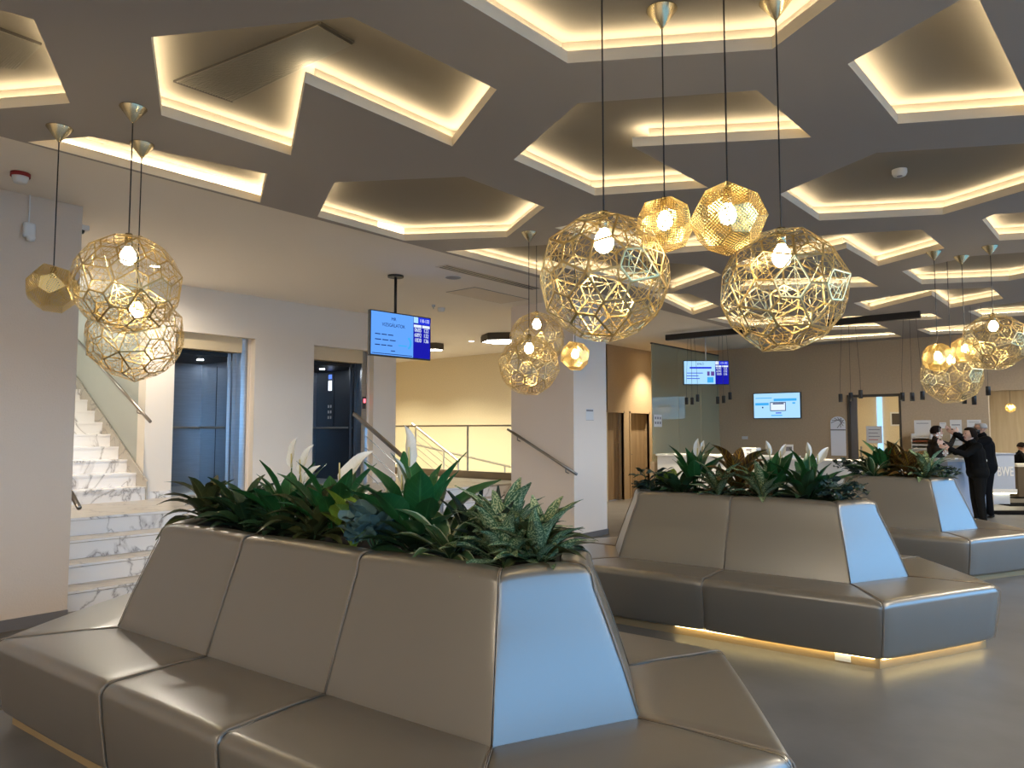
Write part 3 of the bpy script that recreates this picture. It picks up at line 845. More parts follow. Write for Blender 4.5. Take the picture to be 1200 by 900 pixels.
m_spink = scr('screen_violet', (0.12, 0.06, 0.30), 1.0)

def tv(name, corners, label, style, mount=None):
    """corners: world TL, TR, BL of the display front"""
    TL, TR, BL = corners
    r = TR - TL; u = TL - BL; W, H = r.length, u.length
    c = BL + r/2 + u/2
    o = empty(name, c, label, 'screen')
    panel_frame(o, r, (0, 0, 1), c)
    MB().box((-W/2, -H/2, -0.05), (W/2, H/2, 0.0)).build('housing', m_black, o, bevel=0.006)
    b = 0.014 * W
    x0, x1, y0, y1 = -W/2 + b, W/2 - b, -H/2 + b*1.3, H/2 - b
    if style in ('queue', 'queue2'):
        xs = x0 + (x1 - x0) * 0.70
        put_rect(o, x0, y0, xs, y1, m_sblue if style == 'queue' else m_sblue2, 0.0, 'screen')
        put_rect(o, xs, y0, x1, y1, m_sdark, 0.0, 'screen')
        w, h = xs - x0, y1 - y0; cx = (x0 + xs) / 2
        X = lambda f: xs + (x1 - xs) * f
        put_rect(o, X(0.02), y1 - h*0.15, X(0.28), y1 - 0.003, m_swht if style == 'queue2' else m_sblue2, 0.0012, 'icon_tile')
        put_rect(o, X(0.30), y1 - h*0.17, x1, y1, m_smid, 0.0012, 'header_tile')
        put_text(o, '110-132', X(0.65), y1 - h*0.085, h*0.115, m_swht, 0.003, sx=0.8)
        put_rect(o, X(0.03), y1 - h*0.255, X(0.47), y1 - h*0.19, m_swht, 0.0012)
        put_rect(o, X(0.52), y1 - h*0.255, X(0.97), y1 - h*0.19, m_swht, 0.0012)
        for k, (p, q) in enumerate((('0685', '122'), ('6892', '132'), ('1830', '136'))):
            yy = y1 - h*(0.32 + 0.125*k)
            put_text(o, p, X(0.27), yy, h*0.135, m_swht, 0.003, sx=0.82)
            put_text(o, q, X(0.75), yy, h*0.135, m_swht, 0.003, sx=0.82)
        if style == 'queue':
            put_text(o, 'MR', cx + w*0.02, y1 - h*0.14, h*0.105, m_sink, 0.003)
            put_text(o, 'VIZSGÁLATOK', cx + w*0.02, y1 - h*0.29, h*0.115, m_sink, 0.003, sx=0.9)
            for k, f in enumerate((0.44, 0.50, 0.42)):
                yy = y1 - h*(0.52 + 0.125*k); xx = x0 + w*0.09
                for j in range(3): put_rect(o, xx + w*f*(0.34*j), yy - h*0.011, xx + w*f*(0.34*j + 0.28), yy + h*0.011, m_sink, 0.0012, 'text_line')
            # scanner drawing
            ring = []
            for k in range(9): a = math.radians(-80 + 20*k); ring.append((x0 + w*0.86 + w*0.075*math.cos(a), y0 + h*0.33 + h*0.125*math.sin(a), 0.002))
            MB().tube(ring, w*0.022, 6).build('picture', m_scyan, o)
            put_rect(o, x0 + w*0.64, y0 + h*0.24, x0 + w*0.84, y0 + h*0.27, m_scyan, 0.0012, 'picture')
            put_rect(o, x0 + w*0.02, y0 + h*0.025, xs - w*0.02, y0 + h*0.04, m_sink, 0.0012, 'footer_line')
            put_rect(o, x0 + w*0.46, y0 + h*0.10, x0 + w*0.56, y0 + h*0.12, m_sink, 0.0012, 'footer_mark')
        else:
            put_text(o, 'EMLŐ', cx + w*0.03, y1 - h*0.13, h*0.12, m_sink, 0.003)
            put_rect(o, x0 + w*0.18, y1 - h*0.33, x0 + w*0.88, y1 - h*0.25, m_smid, 0.0012, 'text_line')
            for k, f in enumerate((0.52, 0.38, 0.42)):
                yy = y1 - h*(0.52 + 0.12*k); put_rect(o, x0 + w*0.08, yy - h*0.016, x0 + w*(0.08 + f), yy + h*0.016, m_smid, 0.0012, 'text_line')
            put_rect(o, x0 + w*0.74, y0 + h*0.36, x0 + w*0.82, y0 + h*0.55, m_spink, 0.0012, 'picture')
            put_rect(o, x0 + w*0.86, y0 + h*0.36, x0 + w*0.97, y0 + h*0.55, m_spink, 0.0012, 'picture')
            put_rect(o, x0 + w*0.74, y0 + h*0.06, x0 + w*0.94, y0 + h*0.30, m_scyan, 0.0012, 'picture')
    else:
        put_rect(o, x0, y0, x1, y1, m_sblue2, 0.0, 'screen')
        w, h = x1 - x0, y1 - y0
        def RR(a, b, c_, d, m, nm='print_block'): put_rect(o, x0 + w*a, y0 + h*b, x0 + w*c_, y0 + h*d, m, 0.0012, nm)
        RR(0.44, 0.68, 0.93, 0.78, m_scyan, 'caption_bar'); RR(0.03, 0.52, 0.33, 0.62, m_scyan, 'caption_bar')
        RR(0.36, 0.28, 0.70, 0.64, m_sink, 'diagram_frame'); put_rect(o, x0 + w*0.375, y0 + h*0.31, x0 + w*0.685, y0 + h*0.61, m_swht, 0.0022, 'diagram')
        put_rect(o, x0 + w*0.42, y0 + h*0.55, x0 + w*0.66, y0 + h*0.60, m_sink, 0.0032, 'text_line')
        RR(0.18, 0.40, 0.21, 0.46, m_sink); RR(0.48, 0.18, 0.60, 0.22, m_smid, 'text_line'); RR(0.38, 0.08, 0.62, 0.12, m_scyan, 'text_line'); RR(0.04, 0.80, 0.4, 0.83, m_scyan, 'text_line')
        RR(0.84, 0.56, 0.90, 0.62, m_scyan)
    if mount:
        mi = o.matrix_world.inverted()
        t = mi @ Vector((c.x, c.y, mount)); zz = -0.03
        b0 = Vector((mount_dx(o), t.y, zz))
        MB().tube([(b0.x, H/2 - 0.05, zz), (b0.x, t.y, zz)], 0.018 if style == 'queue' else 0.012, 10).build('pole', m_black if style == 'queue' else m_white, o, smooth=True)
        MB().tube([(b0.x, t.y - 0.025, zz), (b0.x, t.y, zz)], 0.10, 20).build('ceiling_plate', m_black if style == 'queue' else m_white, o)
    return o
def mount_dx(o): return -0.08 if o['label'].startswith('queue') else 0.0
d1 = 9.0                                  # hangs over the middle of the steps
q1 = at_d(434, 362, d1 - 0.36); q2 = at_d(505, 373, d1 + 0.36); q3 = at_d(433, 416, d1 - 0.36); q2.z = q1.z
tv('queue_display', (q1, q2, Vector((q1.x, q1.y, q3.z))), 'queue display reading MR VIZSGÁLATOK hanging over the marble steps', 'queue', ZF)
p1, p2, p3 = at_d(801, 422.5, 14.6), at_d(854.5, 422.5, 14.6), at_d(801, 451, 14.6)
tv('queue_display', (p1, p2, p3), 'ceiling hung queue display in front of the tinted glass partition', 'queue2', ZF)
w1, w2, w3 = on_X(882.5, 461, XB - 0.06), on_X(938, 461, XB - 0.06), on_X(884, 491, XB - 0.06); w2.z = w1.z; w3 = Vector((w1.x, w1.y, w3.z))
tv('wall_screen', (w1, w2, w3), 'wall mounted screen with pale blue diagram slide on the beige reception wall', 'slide')

# ------------------------------------------------------------------ ceiling fittings
def disc(name, x, y, z, r, h, m, label, cat, extra=None):
    p = on_z(x, y, z); o = empty(name, (p.x, p.y, z), label, cat)
    MB().lathe([(0.001, -h), (r*0.8, -h), (r, -h*0.5), (r, 0)], 20).build('cover', m, o, smooth=True)
    if extra: extra(o)
    return o
def red_top(o):
    MB().lathe([(0.062, -0.03), (0.066, -0.03), (0.066, 0.0), (0.001, 0.0)], 20).build('red_base', m_red, o, smooth=True)
def hole(o): MB().lathe([(0.001, -0.052), (0.02, -0.052), (0.022, -0.045)], 12).build('sensor_chamber', m_ink, o)
disc('smoke_alarm', 24, 203, ZF, 0.055, 0.075, m_white, 'red and white round smoke alarm above the textured wall panel', 'smoke alarm', red_top)
disc('smoke_detector', 1054, 199, ZR, 0.055, 0.05, m_white, 'white smoke detector inside a backlit ceiling recess', 'smoke detector', hole)
disc('ceiling_speaker', 531, 325, ZF, 0.10, 0.012, mat('speaker_grille', (0.30, 0.29, 0.28), 0.7), 'flat round ceiling speaker beside the long slot vent', 'speaker', lambda o: MB().lathe([(0.10, -0.006), (0.108, -0.006), (0.108, 0)], 20).build('rim', m_white, o))
disc('motion_sensor', 517, 361, ZF, 0.06, 0.06, m_white, 'small white ceiling sensor above the queue display', 'sensor', hole)
disc('sprinkler_head', 508, 357.5, ZF, 0.03, 0.03, m_steel, 'tiny metal sprinkler head beside the white ceiling sensor', 'sprinkler', lambda o: MB().tube([(0, 0, -0.03), (0, 0, -0.06)], 0.008, 6).build('nozzle', m_steel, o))
# wall sensor and camera on the textured panel
pw = on_Y(33, 270, 6.84)
sn = empty('wall_sensor', pw, 'white wall sensor with thin conduit on the textured panel', 'sensor')
MB().box((-0.045, -0.05, -0.07), (0.045, 0.0, 0.06)).build('body', m_white, sn, bevel=0.02, seg=3)
MB().lathe([(0.001, -0.10), (0.03, -0.09), (0.036, -0.06), (0.03, -0.05)], 14, (0.01, -0.035, 0)).build('lens', m_white, sn, smooth=True)
MB().tube([(0, -0.008, 0.05), (0, -0.008, ZF - pw.z)], 0.006, 6).build('conduit', m_white, sn)
pc = Vector((XS0 + 0.06, 6.95, 3.36))
pc = on_X(98.5, 265, XS0 + 0.10); 
cm = empty('security_camera', (XS0 + 0.10, 7.2, pc.z), 'small white security camera on the edge of the textured panel', 'camera')
MB().box((-0.10, -0.05, -0.02), (0.07, 0.05, 0.03)).build('bracket', m_white, cm, bevel=0.01)
MB().lathe([(0.001, -0.05), (0.035, -0.045), (0.045, -0.02), (0.045, 0)], 14).build('dome', m_black, cm, smooth=True)
# slot vent and access hatch
a, b = on_z(524, 313, ZF), on_z(632, 336, ZF)
sv = empty('slot_vent', ((a.x+b.x)/2, a.y, ZF), 'long white linear slot vent beside the backlit ceiling', 'vent')
ln = abs(b.x - a.x) / 2 + 0.1
MB().box((-ln, -0.10, -0.006), (ln, 0.10, 0)).build('frame', m_wall, sv)
for k in range(3): MB().box((-ln + 0.03, -0.075 + 0.055*k, -0.009), (ln - 0.03, -0.045 + 0.055*k, -0.005)).build('slot', m_black, sv)
hp = [on_z(x, y, ZF) for x, y in ((525, 341), (560, 338), (612, 351), (590, 354.5))]
hx = [p.x for p in hp]; hy = [p.y for p in hp]
ah = empty('access_hatch', (sum(hx)/4, sum(hy)/4, ZF - 0.001), 'flush ceiling access hatch with a fine dark joint', 'hatch')
aw, ad = (max(hx)-min(hx))/2, 0.28
MB().box((-aw, -ad, -0.004), (aw, ad, 0)).build('joint', m_ink, ah)
MB().box((-aw+0.012, -ad+0.012, -0.006), (aw-0.012, ad-0.012, -0.003)).build('lid', m_wall, ah)
# perforated grille in the big recess
gc = [on_z(x, y, ZR) for x, y in ((203, 94), (272, 118), (415, 48), (376, 25))]
def grille(corners, label):
    A, B, C_, D = corners
    c = (A+B+C_+D)/4; o = empty('air_grille', c, label, 'grille')
    MB().add([p - c + Vector((0, 0, -0.012)) for p in corners] + [p - c for p in corners], [(0,1,2,3),(7,6,5,4),(0,4,5,1),(1,5,6,2),(2,6,7,3),(3,7,4,0)]).build('plate', m_grille, o, recalc=True)
    nb = 22
    for k in range(nb):
        f = (k + 0.5)/nb
        p, q = A.lerp(B, f), D.lerp(C_, f)
        z = Vector((0, 0, -0.014))
        MB().bar(p.lerp(q, 0.02) - c + z, p.lerp(q, 0.98) - c + z, 0.010, 0.004, (0, 0, 1)).build('slat', m_slat, o)
    return o
m_grille = mat('grille_dark', (0.07, 0.06, 0.05), 0.8)
m_slat = mat('grille_slat', (0.26, 0.23, 0.18), 0.7)
grille(gc, 'large slatted air grille inside the big angular ceiling recess')
grille([on_z(x, y, ZR) for x, y in ((-60, 70), (20, 79), (49, 50), (-10, 28))], 'slatted air grille in the recess over the textured wall panel')
# hexagonal corridor lamps
def hexlamp(x, y, z, R, label):
    p = on_z(x, y, z); o = empty('hexagonal_lamp', (p.x, p.y, z), label, 'ceiling lamp')
    hexa = [(R*math.cos(math.pi/3*k), R*math.sin(math.pi/3*k)) for k in range(6)]
    for k in range(6):
        a, b = hexa[k], hexa[(k+1) % 6]; s = 0.97
        MB().add([(*a, 0), (*b, 0), (b[0]*s, b[1]*s, 0), (a[0]*s, a[1]*s, 0), (*a, 0.12), (*b, 0.12), (b[0]*s, b[1]*s, 0.12), (a[0]*s, a[1]*s, 0.12)],
                 [(3,2,1,0),(4,5,6,7),(0,1,5,4),(1,2,6,5),(2,3,7,6),(3,0,4,7)]).build('frame_side', m_bronze, o)
    MB().prism([(q[0]*0.97, q[1]*0.97) for q in hexa], 0.012, 0.03).build('diffuser', m_hexlight, o)
    MB().prism([(q[0]*0.97, q[1]*0.97) for q in hexa], 0.10, ZF - z).build('back_plate', m_bronze, o)
    return o
m_bronze = mat('bronze_frame', (0.07, 0.055, 0.04), 0.5)
hexlamp(589, 401, 3.40, 0.46, 'large bronze hexagonal ceiling lamp glowing over the corridor')
hexlamp(508, 410.5, 3.40, 0.24, 'smaller bronze hexagonal ceiling lamp behind the queue display')
def downlight(x, y, z, label, grp='recessed round downlights', watt=18):
    p = on_z(x, y, z); o = empty('downlight', (p.x, p.y, z), label, 'downlight', grp)
    MB().lathe([(0.055, -0.004), (0.07, -0.004), (0.07, 0.0)], 18).build('rim', m_white, o)
    MB().lathe([(0.001, -0.002), (0.055, -0.002)], 18).build('lens', m_down, o)
    ldt = bpy.data.lights.new('downlight_beam', 'SPOT'); ldt.energy = watt; ldt.color = (1.0, 0.82, 0.55); ldt.spot_size = math.radians(95); ldt.spot_blend = 0.8; ldt.shadow_soft_size = 0.05
    l = bpy.data.objects.new('beam', ldt); COL.objects.link(l); l.parent = o; l.location = (0, 0, -0.02)
    return o
downlight(736, 414, ZF, 'tiny round downlight over the wooden doors', watt=230)
# corridor downlights washing the straw wall (mostly hidden by the queue display and globes)
for (X, Y) in ((11.6, 15.2), (11.6, 13.0), (11.4, 10.8)):
    o = empty('downlight', (X, Y, ZF), 'round downlight washing the straw coloured corridor wall', 'downlight', 'corridor downlights')
    MB().lathe([(0.055, -0.004), (0.07, -0.004), (0.07, 0.0)], 18).build('rim', m_white, o)
    MB().lathe([(0.001, -0.002), (0.055, -0.002)], 18).build('lens', m_down, o)
    ldt = bpy.data.lights.new('downlight_beam', 'SPOT'); ldt.energy = 400; ldt.color = (1.0, 0.91, 0.70); ldt.spot_size = math.radians(130); ldt.spot_blend = 0.8; ldt.shadow_soft_size = 0.06
    l = bpy.data.objects.new('beam', ldt); COL.objects.link(l); l.parent = o; l.location = (0, 0, -0.02)

o = downlight(736, 414, ZF, 'tiny round downlight beside the tinted glass partition', watt=230); o.location = (15.3, 8.25, ZF)
# downlights added unseen behind and beside the camera to brighten and warm the room
for (X, Y) in ((-2.4, -0.2), (-2.3, 2.5), (-1.7, -3.15), (5.6, -3.15), (6.4, -1.0), (10.0, -1.0), (13.6, -1.0)):
    o = empty('downlight', (X, Y, ZC), 'round warm downlight set in the suspended ceiling of the seating area', 'downlight', 'seating area downlights')
    MB().lathe([(0.075, -0.004), (0.095, -0.004), (0.095, 0.0)], 18).build('rim', m_white, o)
    MB().lathe([(0.001, -0.002), (0.075, -0.002)], 18).build('lens', m_down, o)
    ldt = bpy.data.lights.new('downlight_beam', 'SPOT'); ldt.energy = SEAT_FILL_W; ldt.color = (1.0, 0.84, 0.62); ldt.spot_size = math.radians(174); ldt.spot_blend = 0.25; ldt.shadow_soft_size = 0.12
    l = bpy.data.objects.new('beam', ldt); COL.objects.link(l); l.parent = o; l.location = (0, 0, -0.03)
o = downlight(736, 414, ZF, 'round downlight over the landing behind the overlapping brass globes', watt=98); o.location = (3.7, 8.7, ZF)  # extra lamp added to lift the elevator wall and landing
bl = next(k for k in o.children if k.type == 'LIGHT').data
bl.spot_size = math.radians(172); bl.color = (1.0, 0.90, 0.76)
# stairwell lamps added out of view to brighten the stairs and landing
m_stairfill = emission('stair_lamp_glow', (0.92, 1.0, 0.95), 3.0)
for k, (X, Y) in enumerate(((3.1, 10.6), (3.1, 13.2))):
    o = empty('stairwell_lamp', (X, Y, ZF), ['round lamp on the stairwell ceiling above the first upper steps', 'round lamp on the stairwell ceiling deeper in'][k], 'ceiling lamp')
    MB().lathe([(0.17, -0.06), (0.19, -0.05), (0.19, 0.0)], 24).build('rim', m_white, o); MB().lathe([(0.001, -0.058), (0.17, -0.055)], 24).build('diffuser', m_stairfill, o)
    ldt = bpy.data.lights.new('lamp_light', 'POINT'); ldt.energy = 9; ldt.color = (0.92, 1.0, 0.95); ldt.shadow_soft_size = 0.15
    l = bpy.data.objects.new('glow', ldt); COL.objects.link(l); l.parent = o; l.location = (0, 0, -0.2)

# ------------------------------------------------------------------ reception
# notice on the white pier
pn = on_Y(691, 486, 6.10)
nt_ = empty('paper_notice', pn, 'small white paper notice on the white pier', 'notice')
panel_frame(nt_, (1, 0, 0), (0, 0, 1), pn + Vector((0, -0.002, 0)))
put_rect(nt_, -0.10, -0.08, 0.10, 0.09, m_paperw, 0.0, 'sheet'); put_rect(nt_, -0.09, 0.05, 0.09, 0.075, m_ink, 0.001, 'text_line'); put_rect(nt_, -0.1, -0.084, 0.1, -0.08, m_ink, 0.001, 'text_line')

# tinted glass partition in front of the doors wall
YGL = 7.42
gx0, gx1 = on_Y(763.5, 450, YGL).x, XB
gp = empty('glass_partition', ((gx0+gx1)/2, YGL, 0), 'tall green tinted glass partition meeting the beige reception wall', 'partition'); c = gp.location
cut = [gx0, gx0 + (gx1-gx0)*0.36, gx0 + (gx1-gx0)*0.70, gx1]
zg = on_Y(763.5, 403, YGL).z
for a, b in zip(cut[:-1], cut[1:]):
    loc(MB().box((a+0.006, YGL-0.006, 0.95), (b-0.006, YGL+0.006, zg)), c).build('pane', m_glass_g, gp)
loc(MB().box((gx0, YGL-0.02, zg), (gx1, YGL+0.02, min(zg+0.03, ZF))), c).build('top_rail', m_bronze, gp)
loc(MB().box((gx0, YGL-0.05, 0), (gx1, YGL+0.05, 0.95)), c).build('base_panel', m_beige, gp)
pn = on_Y(771, 493, YGL - 0.012)
n2 = empty('paper_notice', pn, 'small icon notice taped on the tinted glass partition', 'notice')
panel_frame(n2, (1, 0, 0), (0, 0, 1), pn)
put_rect(n2, -0.17, -0.13, 0.17, 0.13, m_paperw, 0.0, 'sheet')
for r in range(2):
    for q in range(3): put_rect(n2, -0.13 + 0.1*q, 0.03 - 0.1*r, -0.07 + 0.1*q, 0.08 - 0.1*r, m_ink, 0.001, 'icon')

# counters
XCN = 12.3
def counter(name, x0, x1, y0, y1, z, label, m, top=m_counter):
    o = empty(name, ((x0+x1)/2, (y0+y1)/2, 0), label, 'counter'); c = o.location
    loc(MB().box((x0, y0, 0.10), (x1, y1, z-0.04)), c).build('front', m, o, bevel=0.006)
    loc(MB().box((x0+0.05, y0+0.05, 0), (x1-0.05, y1-0.05, 0.10)), c).build('plinth', m_base, o)
    loc(MB().box((x0-0.03, y0-0.02, z-0.04), (x1+0.03, y1+0.02, z)), c).build('top', top, o, bevel=0.005)
    return o
counter('reception_counter', 13.1, 13.8, 4.6, 7.2, 1.12, 'long white reception counter under the wall screen', m_counter)
counter('reception_counter', 12.55, 13.1, 2.35, 4.5, 1.10, 'white reception counter section before the open glass door', m_counter)
pa, pb = at_d(1100, 540, 12.75), at_d(1150, 540, 12.75)
bc = empty('reception_counter', ((pa.x+pb.x)/2, (pa.y+pb.y)/2, 0), 'blue grey counter end where the people reach across', 'counter')
rz = math.atan2(RT.y, RT.x)
bc.rotation_euler = (0, 0, rz)
MB().box((-0.34, -0.2, 0.1), (0.30, 0.35, 1.05)).build('front', m_counter_b, bc, bevel=0.006)
MB().box((-0.37, -0.23, 1.05), (0.33, 0.38, 1.09)).build('top', m_counter, bc, bevel=0.004)
MB().box((-0.30, -0.15, 0), (0.27, 0.3, 0.1)).build('plinth', m_base, bc)
pc = at_d(1171, 560, 15.6)
lc = empty('reception_counter', (pc.x, pc.y, 0), 'blue grey counter block with white outlined letters', 'counter')
lc.rotation_euler = (0, 0, rz)
MB().box((-0.34, -0.05, 0.33), (0.31, 0.55, 1.08)).build('front', m_counter_b, lc, bevel=0.005)
MB().box((-0.36, -0.07, 1.08), (0.33, 0.57, 1.10)).build('top', m_counter_b, lc)
MB().box((-0.36, -0.07, 0.25), (0.335, 0.57, 0.33)).build('ledge', m_counter, lc)
MB().box((-0.34, -0.02, 0.0), (0.2, 0.5, 0.25)).build('plinth', m_counter_b, lc)
MB().box((-0.33, -0.06, 0.235), (0.32, -0.045, 0.249)).build('light_strip', emission('counter_led', (1.0, 0.85, 0.5), 9.0), lc)
lt = text_mesh('BWE', 0.30, bold=0.004); lt.materials.clear(); lt.materials.append(m_white)
t = link('lettering', lt, lc); t.location = (0.10, -0.056, 0.70); t.rotation_euler = (math.pi/2, 0, 0); t.scale = (0.56, 0.95, 3)

# clutter on the counters
def on_counter(px, py, X, z): return on_X(px, py, X)
p = on_X(881, 525, 13.4); 
bs = empty('box_file', (13.4, p.y, 1.12), 'lower white box file stacked on the long counter', 'box'); MB().box((-0.12, -0.15, 0), (0.12, 0.15, 0.075)).build('body', m_white, bs, bevel=0.005); MB().box((-0.123, -0.05, 0.02), (-0.119, 0.05, 0.05)).build('label_plate', m_ink, bs)
bs = empty('box_file', (13.4, p.y + 0.01, 1.195), 'upper white box file stacked on the long counter', 'box'); MB().box((-0.12, -0.14, 0), (0.12, 0.14, 0.07)).build('body', m_white, bs, bevel=0.005); MB().box((-0.123, -0.05, 0.02), (-0.119, 0.05, 0.05)).build('label_plate', m_ink, bs)
p = on_X(923, 530, 13.15)
sd = empty('sign_holder', (13.2, p.y, 1.12), 'small white sign holder standing on the long counter', 'sign'); panel_frame(sd, (0, -1, 0), (0, 0, 1), Vector((13.2, p.y, 1.22)))
put_rect(sd, -0.085, -0.10, 0.085, 0.12, m_paperw, 0.0, 'sheet', 0.01); put_rect(sd, -0.065, 0.0, 0.065, 0.08, m_ink, 0.011, 'print_block'); 
ws = on_X(873, 513, XB - 0.01)
so = empty('wall_socket', ws, 'white wall switch plate on the beige wall below the screen', 'switch'); MB().box((-0.01, -0.07, -0.035), (0, 0.07, 0.035)).build('plate', m_white, so); MB().box((-0.014, -0.05, -0.02), (-0.01, -0.005, 0.02)).build('rocker', m_white, so)

# track with desk pendants
XT = 12.9
tr = empty('pendant_track', (XT, 4.4, ZC - 0.02), 'long black ceiling track carrying the small desk pendants', 'light track')
for a, b in ((5.05, 6.85), (2.35, 3.75)):
    MB().box((-0.05, a - 4.4, -0.09), (0.05, b - 4.4, 0.02)).build('track_bar', m_black, tr)
small = MB().lathe([(0.001, 0.07), (0.03, 0.07), (0.033, 0.06), (0.033, -0.07), (0.028, -0.07), (0.027, 0.02), (0.001, 0.02)], 14).mesh('shade', m_black, True)
lens = MB().lathe([(0.001, -0.055), (0.026, -0.055)], 12).mesh('lens', emission('desk_lamp_glow', (1, 0.85, 0.6), 1.5))
spots = [(804.5, 470), (811, 470), (817.5, 466.5), (841, 469), (848, 468), (855.5, 464), (985, 466.5), (997, 465), (1008.5, 462), (1057.5, 465), (1069, 465), (1081, 463.5), (1130, 468), (1141.5, 469), (1158, 458)]
for k, (x, y) in enumerate(spots):
    q = on_X(x, y, XT)
    o = empty('desk_pendant', q, ['small black cylinder pendant hung before the tinted glass', 'small black cylinder pendant hung before the beige reception wall', 'small black cylinder pendant hung above the reception sheets'][0 if k < 3 else 1 if k < 9 else 2], 'pendant lamp', ['desk pendants before the glass', 'desk pendants before the beige wall', 'desk pendants above the sheets'][0 if k < 3 else 1 if k < 9 else 2])
    link('shade', small, o); link('lens', lens, o)
    ldt = bpy.data.lights.new('desk_beam', 'SPOT'); ldt.energy = 22; ldt.color = (1.0, 0.86, 0.64); ldt.spot_size = math.radians(110); ldt.spot_blend = 0.7; ldt.shadow_soft_size = 0.03
    l = bpy.data.objects.new('beam', ldt); COL.objects.link(l); l.parent = o; l.location = (0, 0, -0.075)
    zt_ = ZC - q.z
    mid = Vector((0, 0, 0.33)); k3 = k % 3
    MB().tube([(0, 0, 0.07), mid, (0, (k3 - 1) * 0.05, zt_ - (0.112 if k < 12 else 0.0))], 0.0028, 5).build('wire', m_black, o)

# arched mirror with its reflection painted pale, doorway and sheets on the reception wall
ga, gz = on_X(982.5, 515, XB - 0.012), None
zt1, zb1 = on_X(982, 488, XB - 0.012).z, on_X(982, 534, XB - 0.012).z
hw = 0.5 * abs(on_X(974, 515, XB).y - on_X(991.5, 515, XB).y)
ag = empty('arched_mirror', (XB - 0.012, ga.y, zb1), 'arched mirror panel on the beige wall beside the open door', 'mirror'); H = zt1 - zb1
arch = [(-hw, 0), (hw, 0)] + [(hw*math.cos(a), H - hw*0.8 + hw*0.8*math.sin(a)) for a in [math.pi*k/10 for k in range(11)]]
MB().add([(0, -q[0], q[1]) for q in arch] + [(-0.01, -q[0], q[1]) for q in arch], [tuple(range(len(arch))), tuple(reversed(range(len(arch), 2*len(arch))))] + [(i, (i+1) % len(arch), len(arch) + (i+1) % len(arch), len(arch) + i) for i in range(len(arch))]).build('panel', mat('mirror_face', (0.92, 0.93, 0.98), 0.3), ag, recalc=True)  # pale bluish face colour stands in for the mirrored window light
zz = H - hw*1.9
for k in range(6):
    a = math.pi * k / 6
    MB().bar((-0.014, hw*0.9*math.cos(a), H - hw*0.9 + hw*0.75*math.sin(a)), (-0.014, hw*0.9*math.cos(a + 2.2), H - hw*0.9 + hw*0.75*math.sin(a + 2.2)), 0.012, 0.004, (1, 0, 0)).build('tracery', m_ink, ag)
MB().box((-0.016, -hw, zz - 0.012), (-0.01, hw, zz + 0.012)).build('tracery', m_ink, ag)

def sheet(x0, y0, x1, y1, label, red=False, rows=4, name='paper_sheet', X=None):
    X = X or XB - 0.008
    a, b = on_X(x0, y0, X), on_X(x1, y1, X)
    c = Vector((X, (a.y+b.y)/2, (a.z+b.z)/2)); W, H = abs(a.y-b.y), abs(a.z-b.z)
    o = empty(name, c, label, 'notice'); panel_frame(o, (0, -1, 0), (0, 0, 1), c)
    put_rect(o, -W/2, -H/2, W/2, H/2, m_paperw, 0, 'sheet')
    for k in range(rows):
        yy = H*0.3 - k*H*0.6/max(rows-1, 1)
        put_rect(o, -W*0.36, yy - H*0.018, W*(0.36 - 0.12*(k % 2)), yy + H*0.018, m_inkr if red and k >= rows-1 else m_ink, 0.001, 'text_line')
    return o
sheet(1071, 492.5, 1091.5, 511, 'largest blank white sheet on the beige wall behind the receptionist', rows=1)
sheet(1101, 495, 1109, 502, 'smallest pale sheet on the wall above the raised hands', rows=1)
sheet(1113, 492, 1128, 522, 'tall white sheet on the wall between the raised hands and the man', rows=3)
sheet(1133, 492, 1150, 506, 'white sheet on the wall beside the head of the man', rows=2)
# shelf of files behind the receptionist
p = on_X(1080, 520, 16.3)
sf = empty('file_rack', (16.4, p.y, on_X(1080, 528, 16.3).z), 'small rack of beige and red brown files below the blank sheet', 'rack')
for k in range(4): MB().box((-0.15, -0.15, 0.02 + 0.075*k), (0.17, 0.15, 0.055 + 0.075*k)).build('file', [m_counter, m_paperw, mat('russet_file', (0.28, 0.08, 0.03), 0.6), m_counter][k], sf)
for s in (-1, 1): MB().box((-0.16, s*0.165 - 0.008, 0), (0.18, s*0.165 + 0.008, 0.34)).build('side', m_counter, sf)
MB().box((-0.16, -0.165, -0.0), (0.18, 0.165, 0.012)).build('shelf', m_counter, sf)
MB().box((-0.12, -0.14, -1.2), (0.16, 0.14, 0.0)).build('pedestal', m_counter, sf)

# rooms behind the reception wall
structure('wall_back_room', MB().box((20.4, 3.2, 0), (20.5, 7.0, 3.0)), m_gold_wall)
structure('wall_back_room_left', MB().box((XB+0.18, 5.6, 0), (20.4, 5.7, 3.0)), m_pale)
structure('wall_back_room_right', MB().box((XB+0.18, 3.12, 0), (20.5, 3.2, 3.0)), m_gold_wall)
structure('ceiling_back_room', MB().box((XB+0.18, 3.1, 3.0), (20.5, 5.7, 3.05)), m_wall)
structure('wall_lounge', MB().box((25.0, YW, 0), (25.1, 3.1, 3.0)), m_pale)
structure('wall_lounge_left', MB().box((XB+0.18, 3.0, 0), (25.0, 3.1, 3.0)), m_pale)
structure('ceiling_lounge', MB().box((XB+0.18, YW, 3.0), (25.1, 3.1, 3.05)), m_wall)
def roomlamp(x, y, w, label):
    o = empty('ceiling_lamp', (x, y, 3.0), label, 'ceiling lamp')
    MB().box((-w, -w, -0.05), (w, w, 0)).build('frame', m_white, o); MB().box((-w+0.03, -w+0.03, -0.055), (w-0.03, w-0.03, -0.05)).build('diffuser', m_roomlamp, o)
m_roomlamp = emission('room_lamp_glow', (1.0, 0.91, 0.72), 24.0)
roomlamp(18.4, 4.0, 0.3, 'square ceiling lamp in the room behind the open door')
